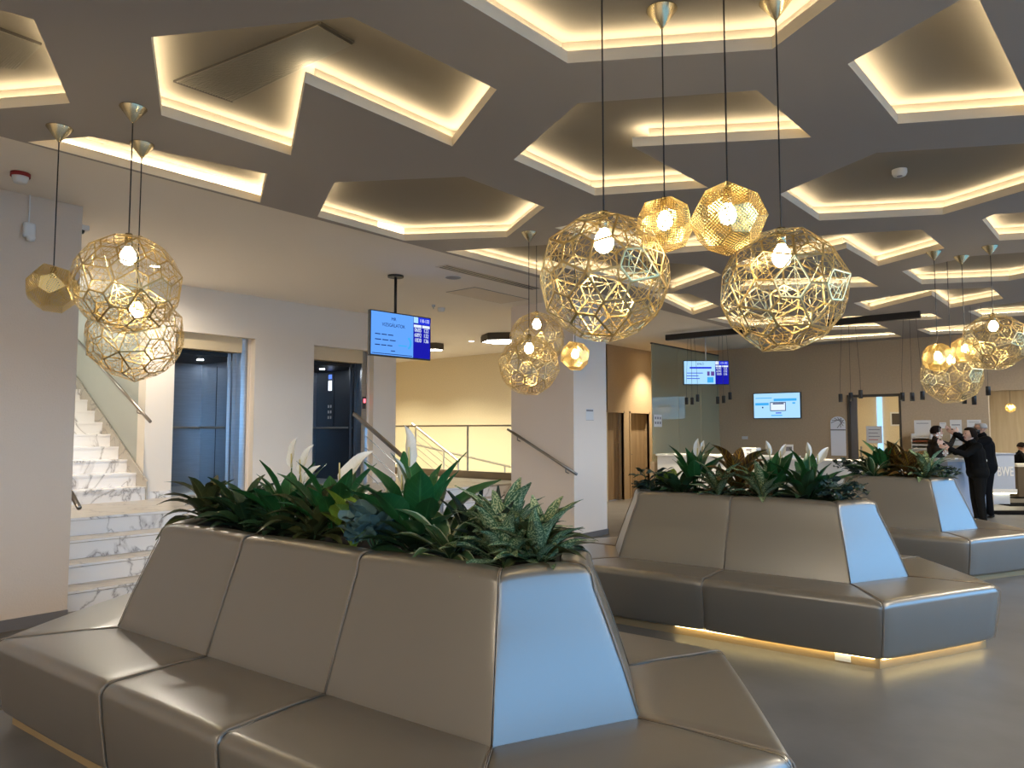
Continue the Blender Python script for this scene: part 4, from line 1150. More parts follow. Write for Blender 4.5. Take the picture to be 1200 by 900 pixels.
for k, (x, y) in enumerate(((18.5, 0.4), (22.2, 0.4))): roomlamp(x, y, 0.45, ['square ceiling lamp just inside the lounge opening', 'square ceiling lamp deep inside the lounge'][k])
# open glass door with the notice, door frame
dfr = structure('door_3', MB().box((XB-0.02, 4.43, 0), (XB+0.2, 4.49, 2.35)).box((XB-0.02, 3.44, 0), (XB+0.2, 3.48, 2.35)).box((XB-0.02, 3.44, 2.31), (XB+0.2, 4.49, 2.36)), m_bronze)
MB().box((XB+0.02, 4.30, 0.01), (XB+0.06, 4.43, 2.30)).build('door_leaf', m_base, dfr)
MB().box((XB-0.02, 4.22, 1.0), (XB+0.02, 4.25, 1.25)).build('door_handle', m_steel, dfr)
sheet(1015, 499.5, 1034, 519.5, 'white notice with red lines hung in the open doorway', True, 4, X=XB + 0.05)
od = structure('door_4', MB().box((18.2, 5.55, 0), (19.2, 5.6, 2.1)), m_wood); 
p = on_X(1028, 490, 20.38); p2 = on_X(1034, 490, 20.38)
bw = structure('window_2', MB().box((20.36, min(p.y, p2.y), 0.9), (20.4, max(p.y, p2.y), 2.5)), emission('daylit_pane', (0.35, 0.6, 1.0), 0.8))
wp = on_X(1050, 491, 19.0)
pf = on_X(1050.5, 491, 20.38)
fo = empty('framed_picture', pf, 'small dark picture in a pale frame inside the back room', 'picture')
MB().box((-0.02, -0.14, -0.18), (0.015, 0.14, 0.18)).build('frame', m_white, fo); MB().box((-0.025, -0.10, -0.14), (-0.02, 0.10, 0.14)).build('picture', m_bronze, fo)
# lounge fittings: two doors in the pale wall, a bench table
for k, (x, w) in enumerate(((1186, 0.45), (1193, 0.4))):
    q = on_Y(x, 500, 2.99)
    structure('door_%d' % (5 + k), MB().box((q.x - w, 2.96, 0), (q.x + w, 3.0, 2.05)), m_wood)
pendant('perf', 1184, 478, 19.0, 0.13, 3.0, 'tiny perforated pendant glowing inside the lounge opening', True, 15)
q = at_d(1200, 560, 17.5)
tb = empty('lounge_bench', (q.x, q.y, 0), 'low brown bench with pale top inside the lounge', 'bench', rz=rz)
MB().box((-0.28, -0.2, 0), (1.2, 0.4, 0.72)).build('body', mat('bench_fabric', (0.13, 0.10, 0.07), 0.7), tb); MB().box((-0.30, -0.22, 0.72), (1.22, 0.42, 0.78)).build('top', m_counter, tb)
# black entrance mats
m_mat = mat('black_mat_pile', (0.010, 0.010, 0.011), 1.0, spec=0.0, bump=0.4, bscale=200)
for k, (x, y, w, dd) in enumerate(((1192, 601, 0.55, 0.30), (1196, 591.5, 0.42, 0.30), (1203, 583.5, 0.35, 0.16))):
    q = on_z(x, y, 0)
    o = empty('floor_mat', (q.x, q.y, 0), ['black floor mat nearest the shoes of the man', 'black floor mat before the lettered counter', 'narrow black floor mat beside the lounge bench'][k], 'mat', rz=rz)
    MB().box((-w, -dd, 0.001), (w, dd, 0.012)).build('pile', m_mat, o); MB().box((-w-0.03, -dd-0.03, 0.0005), (w+0.03, dd+0.03, 0.006)).build('border', m_mat, o)
# plug and cable at the sofa plinths
q = on_z(64, 857, 0.0)
pg = empty('power_plug', q, 'white cable and black plug on the floor by the long sofa plinth', 'plug', rz=SOFA_RZ)
MB().box((-0.03, -0.02, 0), (0.02, 0.02, 0.035)).build('plug', m_black, pg, bevel=0.006); MB().tube([(-0.02, 0, 0.018), (-0.07, 0.0, 0.03), (-0.10, -0.03, 0.02), (-0.11, -0.05, 0.006)], 0.005, 6).build('cable', m_white, pg, smooth=True)
MB().box((0.02, -0.012, 0.01), (0.04, 0.012, 0.03)).build('socket', m_steel, pg)
q = on_z(1147, 758, 0.0)
pg = empty('power_cable', q, 'short white cable hanging from the glowing plinth corner', 'cable')
MB().tube([(0, 0, 0.066), (0.012, -0.01, 0.05), (-0.01, -0.015, 0.03), (0.02, -0.02, 0.006)], 0.006, 6).build('cord', m_white, pg, smooth=True); MB().box((0.005, -0.03, 0), (0.035, -0.008, 0.02)).build('plug', m_white, pg)

# ------------------------------------------------------------------ plants in the planters
def leafmat(name, c1, c2, mode='plain', rough=0.35, c3=None):
    m = mat(name, c1, rough, spec=0.5); nt = m.node_tree; N = nt.nodes; b = N['Principled BSDF']; Lk = nt.links.new
    uv = N.new('ShaderNodeUVMap'); sp = N.new('ShaderNodeSeparateXYZ'); Lk(uv.outputs[0], sp.inputs[0])
    def M_(op, a, b_=None):
        n = N.new('ShaderNodeMath'); n.operation = op
        for i, q in enumerate((a, b_)):
            if q is None: continue
            if isinstance(q, (int, float)): n.inputs[i].default_value = q
            else: Lk(q, n.inputs[i])
        return n.outputs[0]
    ax = M_('MULTIPLY', M_('ABSOLUTE', M_('SUBTRACT', sp.outputs[0], 0.5)), 2.0)
    if mode == 'plain':      # lighter midrib, faint side veins
        ve = M_('ABSOLUTE', M_('SINE', M_('MULTIPLY', M_('SUBTRACT', sp.outputs[1], M_('MULTIPLY', ax, 0.12)), 34)))
        f = M_('MAXIMUM', M_('LESS_THAN', ax, 0.07), M_('MULTIPLY', M_('LESS_THAN', ve, 0.14), 0.45))
    elif mode == 'margin':
        nz = N.new('ShaderNodeTexNoise'); nz.inputs['Scale'].default_value = 9; Lk(uv.outputs[0], nz.inputs[0])
        f = M_('GREATER_THAN', M_('ADD', ax, M_('MULTIPLY', M_('SUBTRACT', nz.outputs[0], 0.5), 0.5)), 0.80)
    elif mode == 'silver':
        mp = N.new('ShaderNodeMapping'); mp.inputs['Scale'].default_value = (7, 16, 1); Lk(uv.outputs[0], mp.inputs[0])
        nz = N.new('ShaderNodeTexNoise'); nz.inputs['Scale'].default_value = 1.3; nz.inputs['Detail'].default_value = 3; Lk(mp.outputs[0], nz.inputs[0])
        f = M_('MULTIPLY', M_('GREATER_THAN', nz.outputs[0], 0.52), M_('LESS_THAN', ax, 0.86))
    elif mode == 'veins':
        ve = M_('ABSOLUTE', M_('SINE', M_('MULTIPLY', M_('SUBTRACT', sp.outputs[1], M_('MULTIPLY', ax, 0.2)), 28)))
        f = M_('MAXIMUM', M_('LESS_THAN', ax, 0.12), M_('LESS_THAN', ve, 0.3))
    mx = N.new('ShaderNodeMix'); mx.data_type = 'RGBA'
    mx.inputs[6].default_value = (*c1, 1); mx.inputs[7].default_value = (*c2, 1)
    Lk(f, mx.inputs[0]); Lk(mx.outputs[2], b.inputs['Base Color'])
    b.inputs['Transmission Weight'].default_value = 0.0
    return m
LM = {
 'dracaena': leafmat('olive_leaf', (0.050, 0.060, 0.020), (0.12, 0.13, 0.05)),
 'lance':    leafmat('dark_green_leaf', (0.022, 0.055, 0.022), (0.06, 0.11, 0.045)),
 'lily':     leafmat('glossy_green_leaf', (0.018, 0.105, 0.030), (0.05, 0.18, 0.06), rough=0.28),
 'aglao':    leafmat('silver_variegated_leaf', (0.055, 0.125, 0.055), (0.42, 0.47, 0.27), 'silver'),
 'margin':   leafmat('cream_edged_leaf', (0.05, 0.10, 0.035), (0.46, 0.46, 0.26), 'margin'),
 'round':    leafmat('blue_green_leaf', (0.075, 0.145, 0.145), (0.12, 0.20, 0.19), rough=0.5),
 'lime':     leafmat('lime_leaf', (0.16, 0.27, 0.03), (0.34, 0.42, 0.10)),
 'croton':   leafmat('bronze_leaf', (0.10, 0.050, 0.020), (0.36, 0.22, 0.03), 'veins'),
 'spiky':    leafmat('grey_green_leaf', (0.030, 0.050, 0.040), (0.06, 0.09, 0.07)),
 'trail':    leafmat('slate_green_leaf', (0.025, 0.055, 0.050), (0.06, 0.10, 0.09), rough=0.5),
 'spathe':   leafmat('white_spathe', (0.80, 0.78, 0.72), (0.66, 0.68, 0.56)),
}
m_spadix = mat('spadix', (0.65, 0.55, 0.25), 0.7)
m_stem = mat('plant_stem', (0.06, 0.12, 0.04), 0.5)
leaf_cache = {}
def leaf_mesh(kind, L, W, arch, fold, pet, tip, var):
    key = (kind, L, W, var)
    if key in leaf_cache: return leaf_cache[key]
    rows = 8; vs, fs, uvs = [], [], []
    rng = random.Random(hash((kind, var)) % 1000)
    twist = rng.uniform(-0.25, 0.25); ar = arch * rng.uniform(0.7, 1.35)
    x = z = 0.0; ang = 0.0; pts = []
    for i in range(rows + 1):
        t = i / rows; pts.append((x, z))
        a = -ar * 1.6 * max(0, t - 0.1)
        x += L / rows * math.cos(a); z += L / rows * math.sin(a)
    for i in range(rows + 1):
        t = i / rows
        if t <= pet: w = 0.005
        else:
            s = (t - pet) / (1 - pet)
            w = max(0.0015, W * 0.5 * (math.sin(math.pi * min(1, s) ** tip) ** 0.75 if 0 < s < 1 else 0.0))
            w = max(w, 0.003)
        tw = twist * t
        for j in range(5):
            q = (j - 2) / 2
            y = q * w; dz = fold * abs(y) * 1.0 + (0.006 * math.sin(9*t + var) * abs(q) if t > pet else 0)
            vs.append((pts[i][0], y * math.cos(tw), pts[i][1] + dz + y * math.sin(tw)))
            uvs.append((j / 4, t))
    for i in range(rows):
        for j in range(4):
            a = i*5 + j; fs.append((a, a+1, a+6, a+5))
    me = bpy.data.meshes.new('leaf'); me.from_pydata(vs, [], fs)
    ul = me.uv_layers.new(name='UVMap')
    for lp in me.loops: ul.data[lp.index].uv = uvs[lp.vertex_index]
    me.materials.append(LM[kind]); me.polygons.foreach_set('use_smooth', [True]*len(me.polygons)); me.update()
    leaf_cache[key] = me
    return me
# kind: leaf length, width, arch, fold, petiole share, tip power, count, inner/outer elevation, stem height
KIND = {
 'dracaena': (0.27, 0.062, 0.75, 0.5, 0.04, 0.85, 17, 78, 12, 0.06),
 'lance':    (0.26, 0.085, 0.55, 0.4, 0.12, 0.90, 18, 72, 5, 0.03),
 'lily':     (0.36, 0.092, 0.40, 0.35, 0.38, 0.85, 14, 84, 40, 0.0),
 'aglao':    (0.25, 0.060, 0.50, 0.4, 0.10, 0.85, 19, 76, 5, 0.05),
 'margin':   (0.26, 0.060, 0.60, 0.5, 0.06, 0.85, 13, 72, 8, 0.02),
 'lime':     (0.26, 0.120, 0.50, 0.25, 0.50, 0.75, 6, 80, 45, 0.0),
 'croton':   (0.25, 0.085, 0.50, 0.4, 0.12, 0.90, 16, 80, 0, 0.10),
 'spiky':    (0.25, 0.034, 0.45, 0.5, 0.05, 0.80, 18, 85, 25, 0.03),
}
def planter_point(S, px, off):
    root, ctr, Lh = S
    nv = Vector((T2.y, -T2.x, 0))
    lo, hi = -Lh - 0.25, Lh + 0.25
    def proj(s):
        p = ctr + T2*s + nv*off + Vector((0, 0, 0.95)) - EYE
        return 600 + FPX * p.dot(RT) / p.dot(FW)
    for _ in range(40):
        mid = (lo + hi) / 2
        if proj(mid) < px: lo = mid
        else: hi = mid
    return ctr + T2*lo + nv*off + Vector((0, 0, 0.98))
def add_leaf(o, kind, p, az, el, L, W, arch, fold, pet, tip, var, sc, name='leaf', roll=0.0):
    me = leaf_mesh(kind, L, W, arch, fold, pet, tip, var)
    lf = link(name, me, o)
    lf.matrix_local = Matrix.Translation(p) @ Matrix.Rotation(az, 4, 'Z') @ Matrix.Rotation(-el, 4, 'Y') @ Matrix.Rotation(roll, 4, 'X') @ Matrix.Scale(sc, 4)
    return lf
FLOWER_AZ = math.atan2(-FH.y, -FH.x)
def plant(S, px, off, kind, label, size=1.0, seed=0, n=None, flowers=(), name=None, el=None, group=None):
    rng = random.Random(seed * 31 + int(px))
    base = planter_point(S, px, off)
    nm = name or {'dracaena': 'dracaena_plant', 'lance': 'leafy_plant', 'lily': 'peace_lily', 'aglao': 'variegated_plant', 'margin': 'cream_edged_plant', 'lime': 'lime_leaf_plant', 'croton': 'croton_plant', 'spiky': 'spiky_plant'}[kind]
    o = empty(nm, base, label, 'plant', group)
    L, W, arch, fold, pet, tip, cnt, e0, e1, sh = KIND[kind]
    size *= 1.25 if S is S1 else 1.15
    flowers = [(a*1.15, b*(1.32 if S is S1 else 1.1), c*(1.2 if S is S1 else 0.85), d) for a, b, c, d in flowers]
    if el: e0, e1 = el
    e1 = max(e1, 14)
    cnt = int((n or cnt) * (1.65 if S is S1 else 1.5))
    if sh: MB().tube([(0, 0, -0.01), (0.004, 0.002, sh*0.6*size), (0, 0, sh*size + 0.03)], [0.010, 0.008, 0.004], 6).build('stem', m_stem, o, smooth=True)
    for k in range(cnt):
        f = (k + 0.5) / cnt
        az = k * 2.39996 + rng.uniform(-0.35, 0.35)
        e = math.radians(e0 + (e1 - e0) * f ** 0.9 + rng.uniform(-8, 8))
        z = sh * size * (1 - f) + 0.012
        add_leaf(o, kind, Vector((0.012*math.cos(az), 0.012*math.sin(az), z)), az, e, L, W, arch, fold, pet, tip, k % 4, size * rng.uniform(0.78, 1.12), roll=rng.uniform(-0.3, 0.3))
    for (fx, fz, fs, lean) in flowers:      # sideways offset, height above the soil, size, lean
        top = RT * fx + Vector((0, 0, fz))
        fl = MB().tube([(0, 0, 0), tuple(top*0.5 + Vector((0, 0, 0.02))), tuple(top)], [0.005, 0.0045, 0.004], 6).build('flower_stalk', m_stem, o, smooth=True)
        ang = math.atan2(RT.y, RT.x) + (0 if lean >= 0 else math.pi)
        lf = add_leaf(fl, 'spathe', top, ang, math.radians(90 - abs(lean)), 0.16, 0.066, 0.15, 0.7, 0.0, 0.85, 7, fs, 'spathe', roll=math.pi/2 * 0.6)
        MB().tube([top + Vector((0, 0, 0.005)), top + Vector((0, 0, 0.075*fs)) - FH*0.012], [0.006, 0.004], 6).build('spadix', m_spadix, fl, smooth=True)
    return o
def round_plant(S, px, off, label, kind='round', size=1.0, seed=0, stems=9, per=5, reach=0.16, name='round_leaf_plant', r=0.05):
    rng = random.Random(seed*17 + int(px)); base = planter_point(S, px, off)
    o = empty(name, base, label, 'plant')
    for s in range(stems):
        az = s * 2.39996 + rng.uniform(-0.3, 0.3); rc = reach * rng.uniform(0.55, 1.1) * size; h = rng.uniform(0.06, 0.2) * size
        pts = [Vector((0, 0, 0)), Vector((math.cos(az)*rc*0.4, math.sin(az)*rc*0.4, h)), Vector((math.cos(az)*rc, math.sin(az)*rc, h*0.75))]
        stm = MB().tube(pts, [0.005, 0.004, 0.003], 5).build('stem', m_stem, o)
        for k in range(per):
            f = 0.35 + 0.65 * (k + 0.5) / per
            p = pts[0].lerp(pts[1], f*2) if f < 0.5 else pts[1].lerp(pts[2], f*2 - 1)
            add_leaf(o, kind, p, az + (1.2 if k % 2 else -1.2) + rng.uniform(-0.5, 0.5), math.radians(rng.uniform(25, 75) if kind == 'round' else rng.uniform(0, 50)), r*1.9, r*1.75 if kind == 'round' else r*1.1, 0.4, 0.2, 0.12, 0.7, k % 3, size * rng.uniform(0.75, 1.15), roll=rng.uniform(-0.5, 0.5))
    return o
# --- long sofa
plant(S1, 243, 0.00, 'dracaena', 'olive brown dracaena at the far tip of the long sofa planter', 1.0, 1)
plant(S1, 290, 0.04, 'lance', 'dark green leafy plant next to the olive brown dracaena', 1.0, 2)
plant(S1, 283, -0.10, 'lance', 'dark green leafy plant behind the olive brown dracaena', 1.05, 3)
plant(S1, 340, -0.04, 'lily', 'peace lily with ragged white blooms leaning before the elevators', 1.0, 4, 10, ((0.0, 0.30, 0.95, 6), (0.045, 0.27, 1.0, 20), (0.05, 0.22, 0.85, 40)))
plant(S1, 368, 0.07, 'dracaena', 'olive drooping plant spilling over the middle back panel', 1.0, 5, 18, el=(70, 6))
plant(S1, 330, 0.06, 'lance', 'low dark leafy plant at the rim of the long sofa planter', 0.85, 17, 16, el=(62, 6))
plant(S1, 392, -0.03, 'lily', 'peace lily with one large white bloom tilted to the side', 1.0, 6, 11, ((0.02, 0.24, 1.35, 42),))
plant(S1, 414, 0.08, 'lime', 'lime green broad leaved plant beside the tilted white bloom', 1.0, 7, 6, el=(84, 55))
plant(S1, 446, -0.08, 'margin', 'small pale edged plant behind the blue green round leaves', 0.95, 8, 9, el=(86, 40))
round_plant(S1, 441, 0.13, 'blue green round leaved plant at the planter rim', 'round', 1.05, 9, 12, 5, 0.15, r=0.062)
plant(S1, 492, 0.00, 'lily', 'biggest glossy green peace lily with white bloom behind its leaves', 1.15, 10, 13, ((-0.05, 0.33, 1.1, -4), (-0.08, 0.24, 0.9, -10)))
plant(S1, 486, 0.05, 'lance', 'low dark leaves below the biggest peace lily', 0.85, 18, 15, el=(62, 8))
plant(S1, 527, 0.09, 'margin', 'cream edged rosette plant at the rim of the long sofa planter', 1.0, 11, 14, el=(70, 8))
plant(S1, 553, -0.06, 'spiky', 'thin dark spiky plant behind the silver leaved plants', 1.0, 12, 16)
plant(S1, 585, -0.10, 'spiky', 'grey green spiky plant rising between the silver leaved plants', 1.05, 13, 14)
plant(S1, 590, 0.05, 'aglao', 'silver patterned plant beside the cream edged rosette', 0.95, 14, 19, el=(76, 14))
plant(S1, 590, -0.06, 'aglao', 'taller silver patterned plant with yellowish tops behind its neighbour', 1.1, 19, 15, el=(85, 30))
plant(S1, 630, -0.02, 'aglao', 'silver patterned plant at the near tip of the long sofa planter', 0.95, 15, 18, el=(78, 22))
plant(S1, 632, -0.10, 'dracaena', 'olive leaved plant behind the near tip silver plant', 0.9, 16, 12)
# --- lit sofa
round_plant(S2, 763, 0.05, 'dark round leaved plant at the far tip of the lit sofa planter', 'trail', 1.15, 21, 12, 5, 0.17, r=0.06)
plant(S2, 783, 0.02, 'lime', 'single tall lime leaf plant in the lit sofa planter', 1.0, 22, 3, el=(88, 60))
plant(S2, 797, 0.10, 'lance', 'dark leafy plant below the upright peace lily', 1.0, 23, 16, el=(65, 0))
plant(S2, 815, 0.0, 'lily', 'upright peace lily with a pair of white blooms beside the croton', 1.15, 24, 9, ((0.02, 0.34, 1.25, 2), (0.06, 0.38, 0.8, 8)), el=(88, 62))
plant(S2, 842, 0.10, 'aglao', 'silver leaved plant under the bronze croton', 1.1, 25, 15)
plant(S2, 864, -0.04, 'croton', 'bronze and yellow croton in the middle of the lit sofa planter', 1.35, 26, 18)
plant(S2, 893, 0.10, 'aglao', 'wide silver leaved plant spilling over the lit sofa back', 1.1, 27, 20, el=(80, 4))
plant(S2, 908, -0.04, 'lily', 'peace lily with twin spreading white blooms between silver leaves', 1.05, 28, 9, ((-0.03, 0.36, 1.0, -12), (0.05, 0.34, 1.0, 22)), el=(86, 55))
plant(S2, 945, 0.06, 'lance', 'broad dark leaved plant near the blue end panel of the lit sofa', 1.1, 29, 16)
plant(S2, 950, -0.02, 'lily', 'peace lily with a slanting white bloom near the blue end panel', 1.1, 30, 8, ((0.0, 0.36, 0.9, -6), (0.06, 0.30, 1.3, 32)), el=(85, 35))
plant(S2, 968, -0.12, 'spiky', 'thin spiky plant behind the trailing slate leaves', 1.0, 31, 12)
round_plant(S2, 985, 0.06, 'trailing slate leaved plant at the near tip of the lit sofa planter', 'trail', 1.2, 32, 13, 6, 0.19, 'trailing_plant', 0.042)
# --- short sofa
round_plant(S3, 1003, 0.0, 'small dotted trailing plant at the far tip of the short sofa planter', 'trail', 1.3, 41, 12, 6, 0.19, 'trailing_plant', 0.045)
plant(S3, 1024, 0.05, 'margin', 'pale edged dracaena in the short sofa planter', 1.25, 42, 16, name='dracaena_plant')
plant(S3, 1037, -0.02, 'lily', 'broad upright green plant beside the pale edged dracaena', 1.25, 43, 8, el=(88, 60))
plant(S3, 1052, -0.06, 'croton', 'tall bronze plant standing before the open doorway', 1.25, 44, 16, el=(86, 20))
plant(S3, 1066, 0.05, 'croton', 'bronze spreading croton in the short sofa planter', 1.2, 45, 20)
plant(S3, 1086, 0.06, 'aglao', 'silver leaved plant below the receptionist', 1.3, 46, 18)
round_plant(S3, 1105, 0.0, 'small leaved trailing plant at the near tip of the short sofa planter', 'trail', 1.2, 47, 11, 5, 0.18, 'trailing_plant', 0.045)

# ------------------------------------------------------------------ people
def add_capsule(bm, a, b, ra, rb, flat=1.0):
    a, b = Vector(a), Vector(b); d = b - a; L = d.length
    z = d.normalized() if L > 1e-6 else Vector((0, 0, 1))
    x = z.orthogonal().normalized(); y = z.cross(x)
    n, h = 14, 5; rings = []
    for k in range(h + 1):
        t = -math.pi/2 + math.pi/2 * k / h; rings.append((a + z*ra*math.sin(t), ra*math.cos(t)))
    for k in range(h + 1):
        t = math.pi/2 * k / h; rings.append((b + z*rb*math.sin(t), rb*math.cos(t)))
    vs = []
    for (c, r) in rings:
        r = max(r, 1e-4)
        vs.append([bm.verts.new(c + (x*math.cos(2*math.pi*i/n) + y*math.sin(2*math.pi*i/n))*r) for i in range(n)])
    for p, q in zip(vs[:-1], vs[1:]):
        for i in range(n): bm.faces.new((p[i], p[(i+1) % n], q[(i+1) % n], q[i]))
    bm.faces.new(list(reversed(vs[0]))); bm.faces.new(vs[-1])
def finger_bones(wrist, dirv, side, curl, skin):
    """palm plus five unequal bent fingers; side: +1/-1 thumb side vector"""
    d = Vector(dirv).normalized(); s = Vector(side); s = (s - d*s.dot(d)).normalized(); nrm = d.cross(s)
    w = Vector(wrist); B = []
    palm = w + d*0.085
    for f in (-0.026, -0.009, 0.009, 0.026): B.append((w + s*f*0.6, palm + s*f, 0.017, 0.013, skin))
    for f, L in ((-0.028, 0.060), (-0.010, 0.075), (0.010, 0.080), (0.028, 0.072)):
        p0 = palm + s*f; p1 = p0 + d*L*0.55 + nrm*curl*0.35*L; p2 = p1 + d*L*0.40 + nrm*curl*0.75*L + s*f*0.1
        B.append((p0, p1, 0.0098, 0.009, skin)); B.append((p1, p2, 0.009, 0.0075, skin))
    t0 = w + d*0.025 + s*0.028; t1 = t0 + d*0.035 + s*0.028 + nrm*curl*0.02; t2 = t1 + d*0.032 + s*0.006 + nrm*curl*0.02
    B.append((t0, t1, 0.013, 0.011, skin)); B.append((t1, t2, 0.011, 0.009, skin))
    return B
def person(label, loc_, face_dir, P, mats, hair, scale=1.0, mask=None, glasses=False, bulk=1.0):
    """P: joints in metres, x forward, y to the person's left, z up"""
    skin, top, leg, shoe = mats
    J = {k: Vector(v) for k, v in P.items()}
    B = []
    pel, chest, neck, head = J['pelvis'], J['chest'], J['neck'], J['head']
    hf = (J['look'] - head).normalized()                 # where the face points
    B += [(pel + Vector((0, 0.07, 0)), pel + Vector((0, -0.07, 0)), 0.125, 0.125, 'leg')]
    w0 = pel.lerp(chest, 0.45)
    B += [(pel + Vector((0, 0.04, 0.03)), w0 + Vector((0, 0.05, 0)), 0.13, 0.120, 'top'), (pel + Vector((0, -0.04, 0.03)), w0 + Vector((0, -0.05, 0)), 0.13, 0.120, 'top'),
          (w0 + Vector((0, 0.05, 0)), chest + Vector((0, 0.085, 0)), 0.115, 0.115, 'top'), (w0 + Vector((0, -0.05, 0)), chest + Vector((0, -0.085, 0)), 0.115, 0.115, 'top'),
          (J['sh_l'].lerp(chest, 0.25), J['sh_r'].lerp(chest, 0.25), 0.075, 0.075, 'top'), (chest + Vector((0, 0, 0.06)), neck, 0.085, 0.058, 'top'), (neck, head - Vector((0, 0, 0.05)), 0.052, 0.050, 'skin')]
    for s in 'lr':
        B += [(J['sh_'+s], J['el_'+s], 0.062, 0.047, 'top'), (J['el_'+s], J['wr_'+s], 0.047, 0.034, 'top')]
        d = (J['wr_'+s] - J['el_'+s]).normalized()
        B += finger_bones(J['wr_'+s] + d*0.012, d, (0, 0, 1), 0.5 if s == 'l' else -0.5, 'skin')
        B += [(J['hip_'+s], J['kn_'+s], 0.092, 0.060, 'leg'), (J['kn_'+s], J['an_'+s], 0.060, 0.042, 'leg'), (J['an_'+s] + Vector((-0.03, 0, -0.045)), J['an_'+s] + Vector((0.15, 0, -0.052)), 0.038, 0.032, 'shoe')]
    # head: skull, jaw, nose, ears, brow
    up = Vector((0, 0, 1)); sd = up.cross(hf).normalized(); hu = hf.cross(sd)
    B += [(head + hu*0.03 - hf*0.022, head + hu*0.03 + hf*0.018, 0.088, 0.080, 'skin'), (head - hu*0.02 + hf*0.022, head - hu*0.068 + hf*0.050, 0.066, 0.036, 'skin'),
          (head + hf*0.095 + hu*0.012, head + hf*0.108 - hu*0.020, 0.010, 0.014, 'skin'), (head + hf*0.085 - hu*0.052 + sd*0.015, head + hf*0.085 - hu*0.052 - sd*0.015, 0.010, 0.010, 'lip')]
    for q in (-1, 1): B.append((head + sd*q*0.080 + hu*0.022 - hf*0.012, head + sd*q*0.080 - hu*0.022 - hf*0.008, 0.013, 0.010, 'skin'))
    B = [(a, b, ra*(bulk if t in ('top', 'leg') else 1), rb*(bulk if t in ('top', 'leg') else 1), t) for (a, b, ra, rb, t) in B]
    bm = bmesh.new()
    for (a, b, ra, rb, t) in B: add_capsule(bm, a, b, ra, rb)
    me = bpy.data.meshes.new('body'); bm.to_mesh(me); bm.free()
    tmp = bpy.data.objects.new('tmp', me); COL.objects.link(tmp)
    r = tmp.modifiers.new('r', 'REMESH'); r.mode = 'VOXEL'; r.voxel_size = 0.0085; r.adaptivity = 0.0
    sm = tmp.modifiers.new('s', 'SMOOTH'); sm.factor = 0.5; sm.iterations = 3
    dg = bpy.context.evaluated_depsgraph_get(); dg.update()
    out = bpy.data.meshes.new_from_object(tmp.evaluated_get(dg)); bpy.data.objects.remove(tmp)
    order = {'skin': 0, 'top': 1, 'leg': 2, 'shoe': 3, 'lip': 4}
    out.materials.clear()
    for m in (skin, top, leg, shoe, m_lip): out.materials.append(m)
    n = len(out.polygons); cen = np.empty(n*3); out.polygons.foreach_get('center', cen); cen = cen.reshape(-1, 3)
    best = np.full(n, 1e9); idx = np.zeros(n, dtype=np.int32)
    for (a, b, ra, rb, t) in B:
        a_, b_ = np.array(a), np.array(b); d = b_ - a_; l2 = max(d @ d, 1e-9)
        tt = np.clip(((cen - a_) @ d) / l2, 0, 1)
        dist = np.linalg.norm(cen - (a_ + tt[:, None]*d), axis=1) - (ra + (rb - ra)*tt)
        m = dist < best; best[m] = dist[m]; idx[m] = order[t]
    out.polygons.foreach_set('material_index', idx); out.polygons.foreach_set('use_smooth', [True]*n); out.update()
    o = link('person', out)
    o.rotation_euler = (0, 0, math.atan2(face_dir.y, face_dir.x)); o.location = loc_; o.scale = (scale,)*3
    prop(o, label, 'person')
    # hair, eyes
    if hair:
        hb = MB(); col_, length, bald = hair
        rows, cols = 9, 18
        for i in range(rows + 1):
            th = math.radians(8 + (86 + length*18) * i / rows)
            for j in range(cols):
                ph = 2*math.pi*j/cols
                dirn = hu*math.cos(th) + (hf*math.cos(ph) + sd*math.sin(ph))*math.sin(th)
                front = max(0, math.cos(ph))
                thl = th
                rr = 0.101 + 0.008*math.sin(5*ph + 3*i)*0.4
                p = head + hu*0.03 + dirn*rr + (-hf*0.006)
                if front > 0.35 and math.degrees(th) > 52: p = head + hu*0.03 + (hu*math.cos(math.radians(52)) + (hf*math.cos(ph) + sd*math.sin(ph))*math.sin(math.radians(52)))*0.098
                hb.v.append(tuple(p))
        for i in range(rows):
            for j in range(cols):
                a, b = i*cols + j, i*cols + (j+1) % cols
                if bald and i < 4: continue
                hb.f.append((a, b, b + cols, a + cols))
        if not bald: hb.f.append(tuple(range(cols)))
        h = hb.build('hair', col_, o, smooth=True)
        so_ = h.modifiers.new('t', 'SOLIDIFY'); so_.thickness = 0.012; so_.offset = -1
        if length > 1.5:
            MB().tube([head - hf*0.08 + hu*0.04, head - hf*0.10 - hu*0.06, head - hf*0.085 - hu*0.15], [0.045, 0.05, 0.025], 10).build('ponytail', col_, o, smooth=True)
    for q in (-1, 1):
        e = head + hf*0.088 + hu*0.020 + sd*q*0.032
        MB().tube([e - hf*0.004, e + hf*0.005], [0.011, 0.006], 8).build('eye', m_black, o)
    if mask:
        c_ = head - hu*0.035 + hf*0.05
        MB().tube([c_ - hf*0.03, c_ + hf*0.03, c_ + hf*0.058], [0.070, 0.058, 0.030], 14).build('face_mask', mask, o, smooth=True)
    if glasses:
        for q in (-1, 1):
            e = head + hf*0.102 + hu*0.020 + sd*q*0.034
            MB().tube([e + (sd*math.cos(a) + hu*math.sin(a))*0.024 for a in [k*math.pi/6 for k in range(13)]], 0.0028, 5).build('glasses_rim', m_black, o)
            MB().tube([e + sd*q*0.024, head + sd*q*0.086 + hu*0.022 - hf*0.01], 0.0025, 5).build('glasses_temple', m_black, o)
    return o
m_lip = mat('lips', (0.32, 0.12, 0.10), 0.5)
m_skin = mat('skin', (0.52, 0.30, 0.21), 0.5)
m_skin2 = mat('skin_light', (0.58, 0.36, 0.27), 0.5)
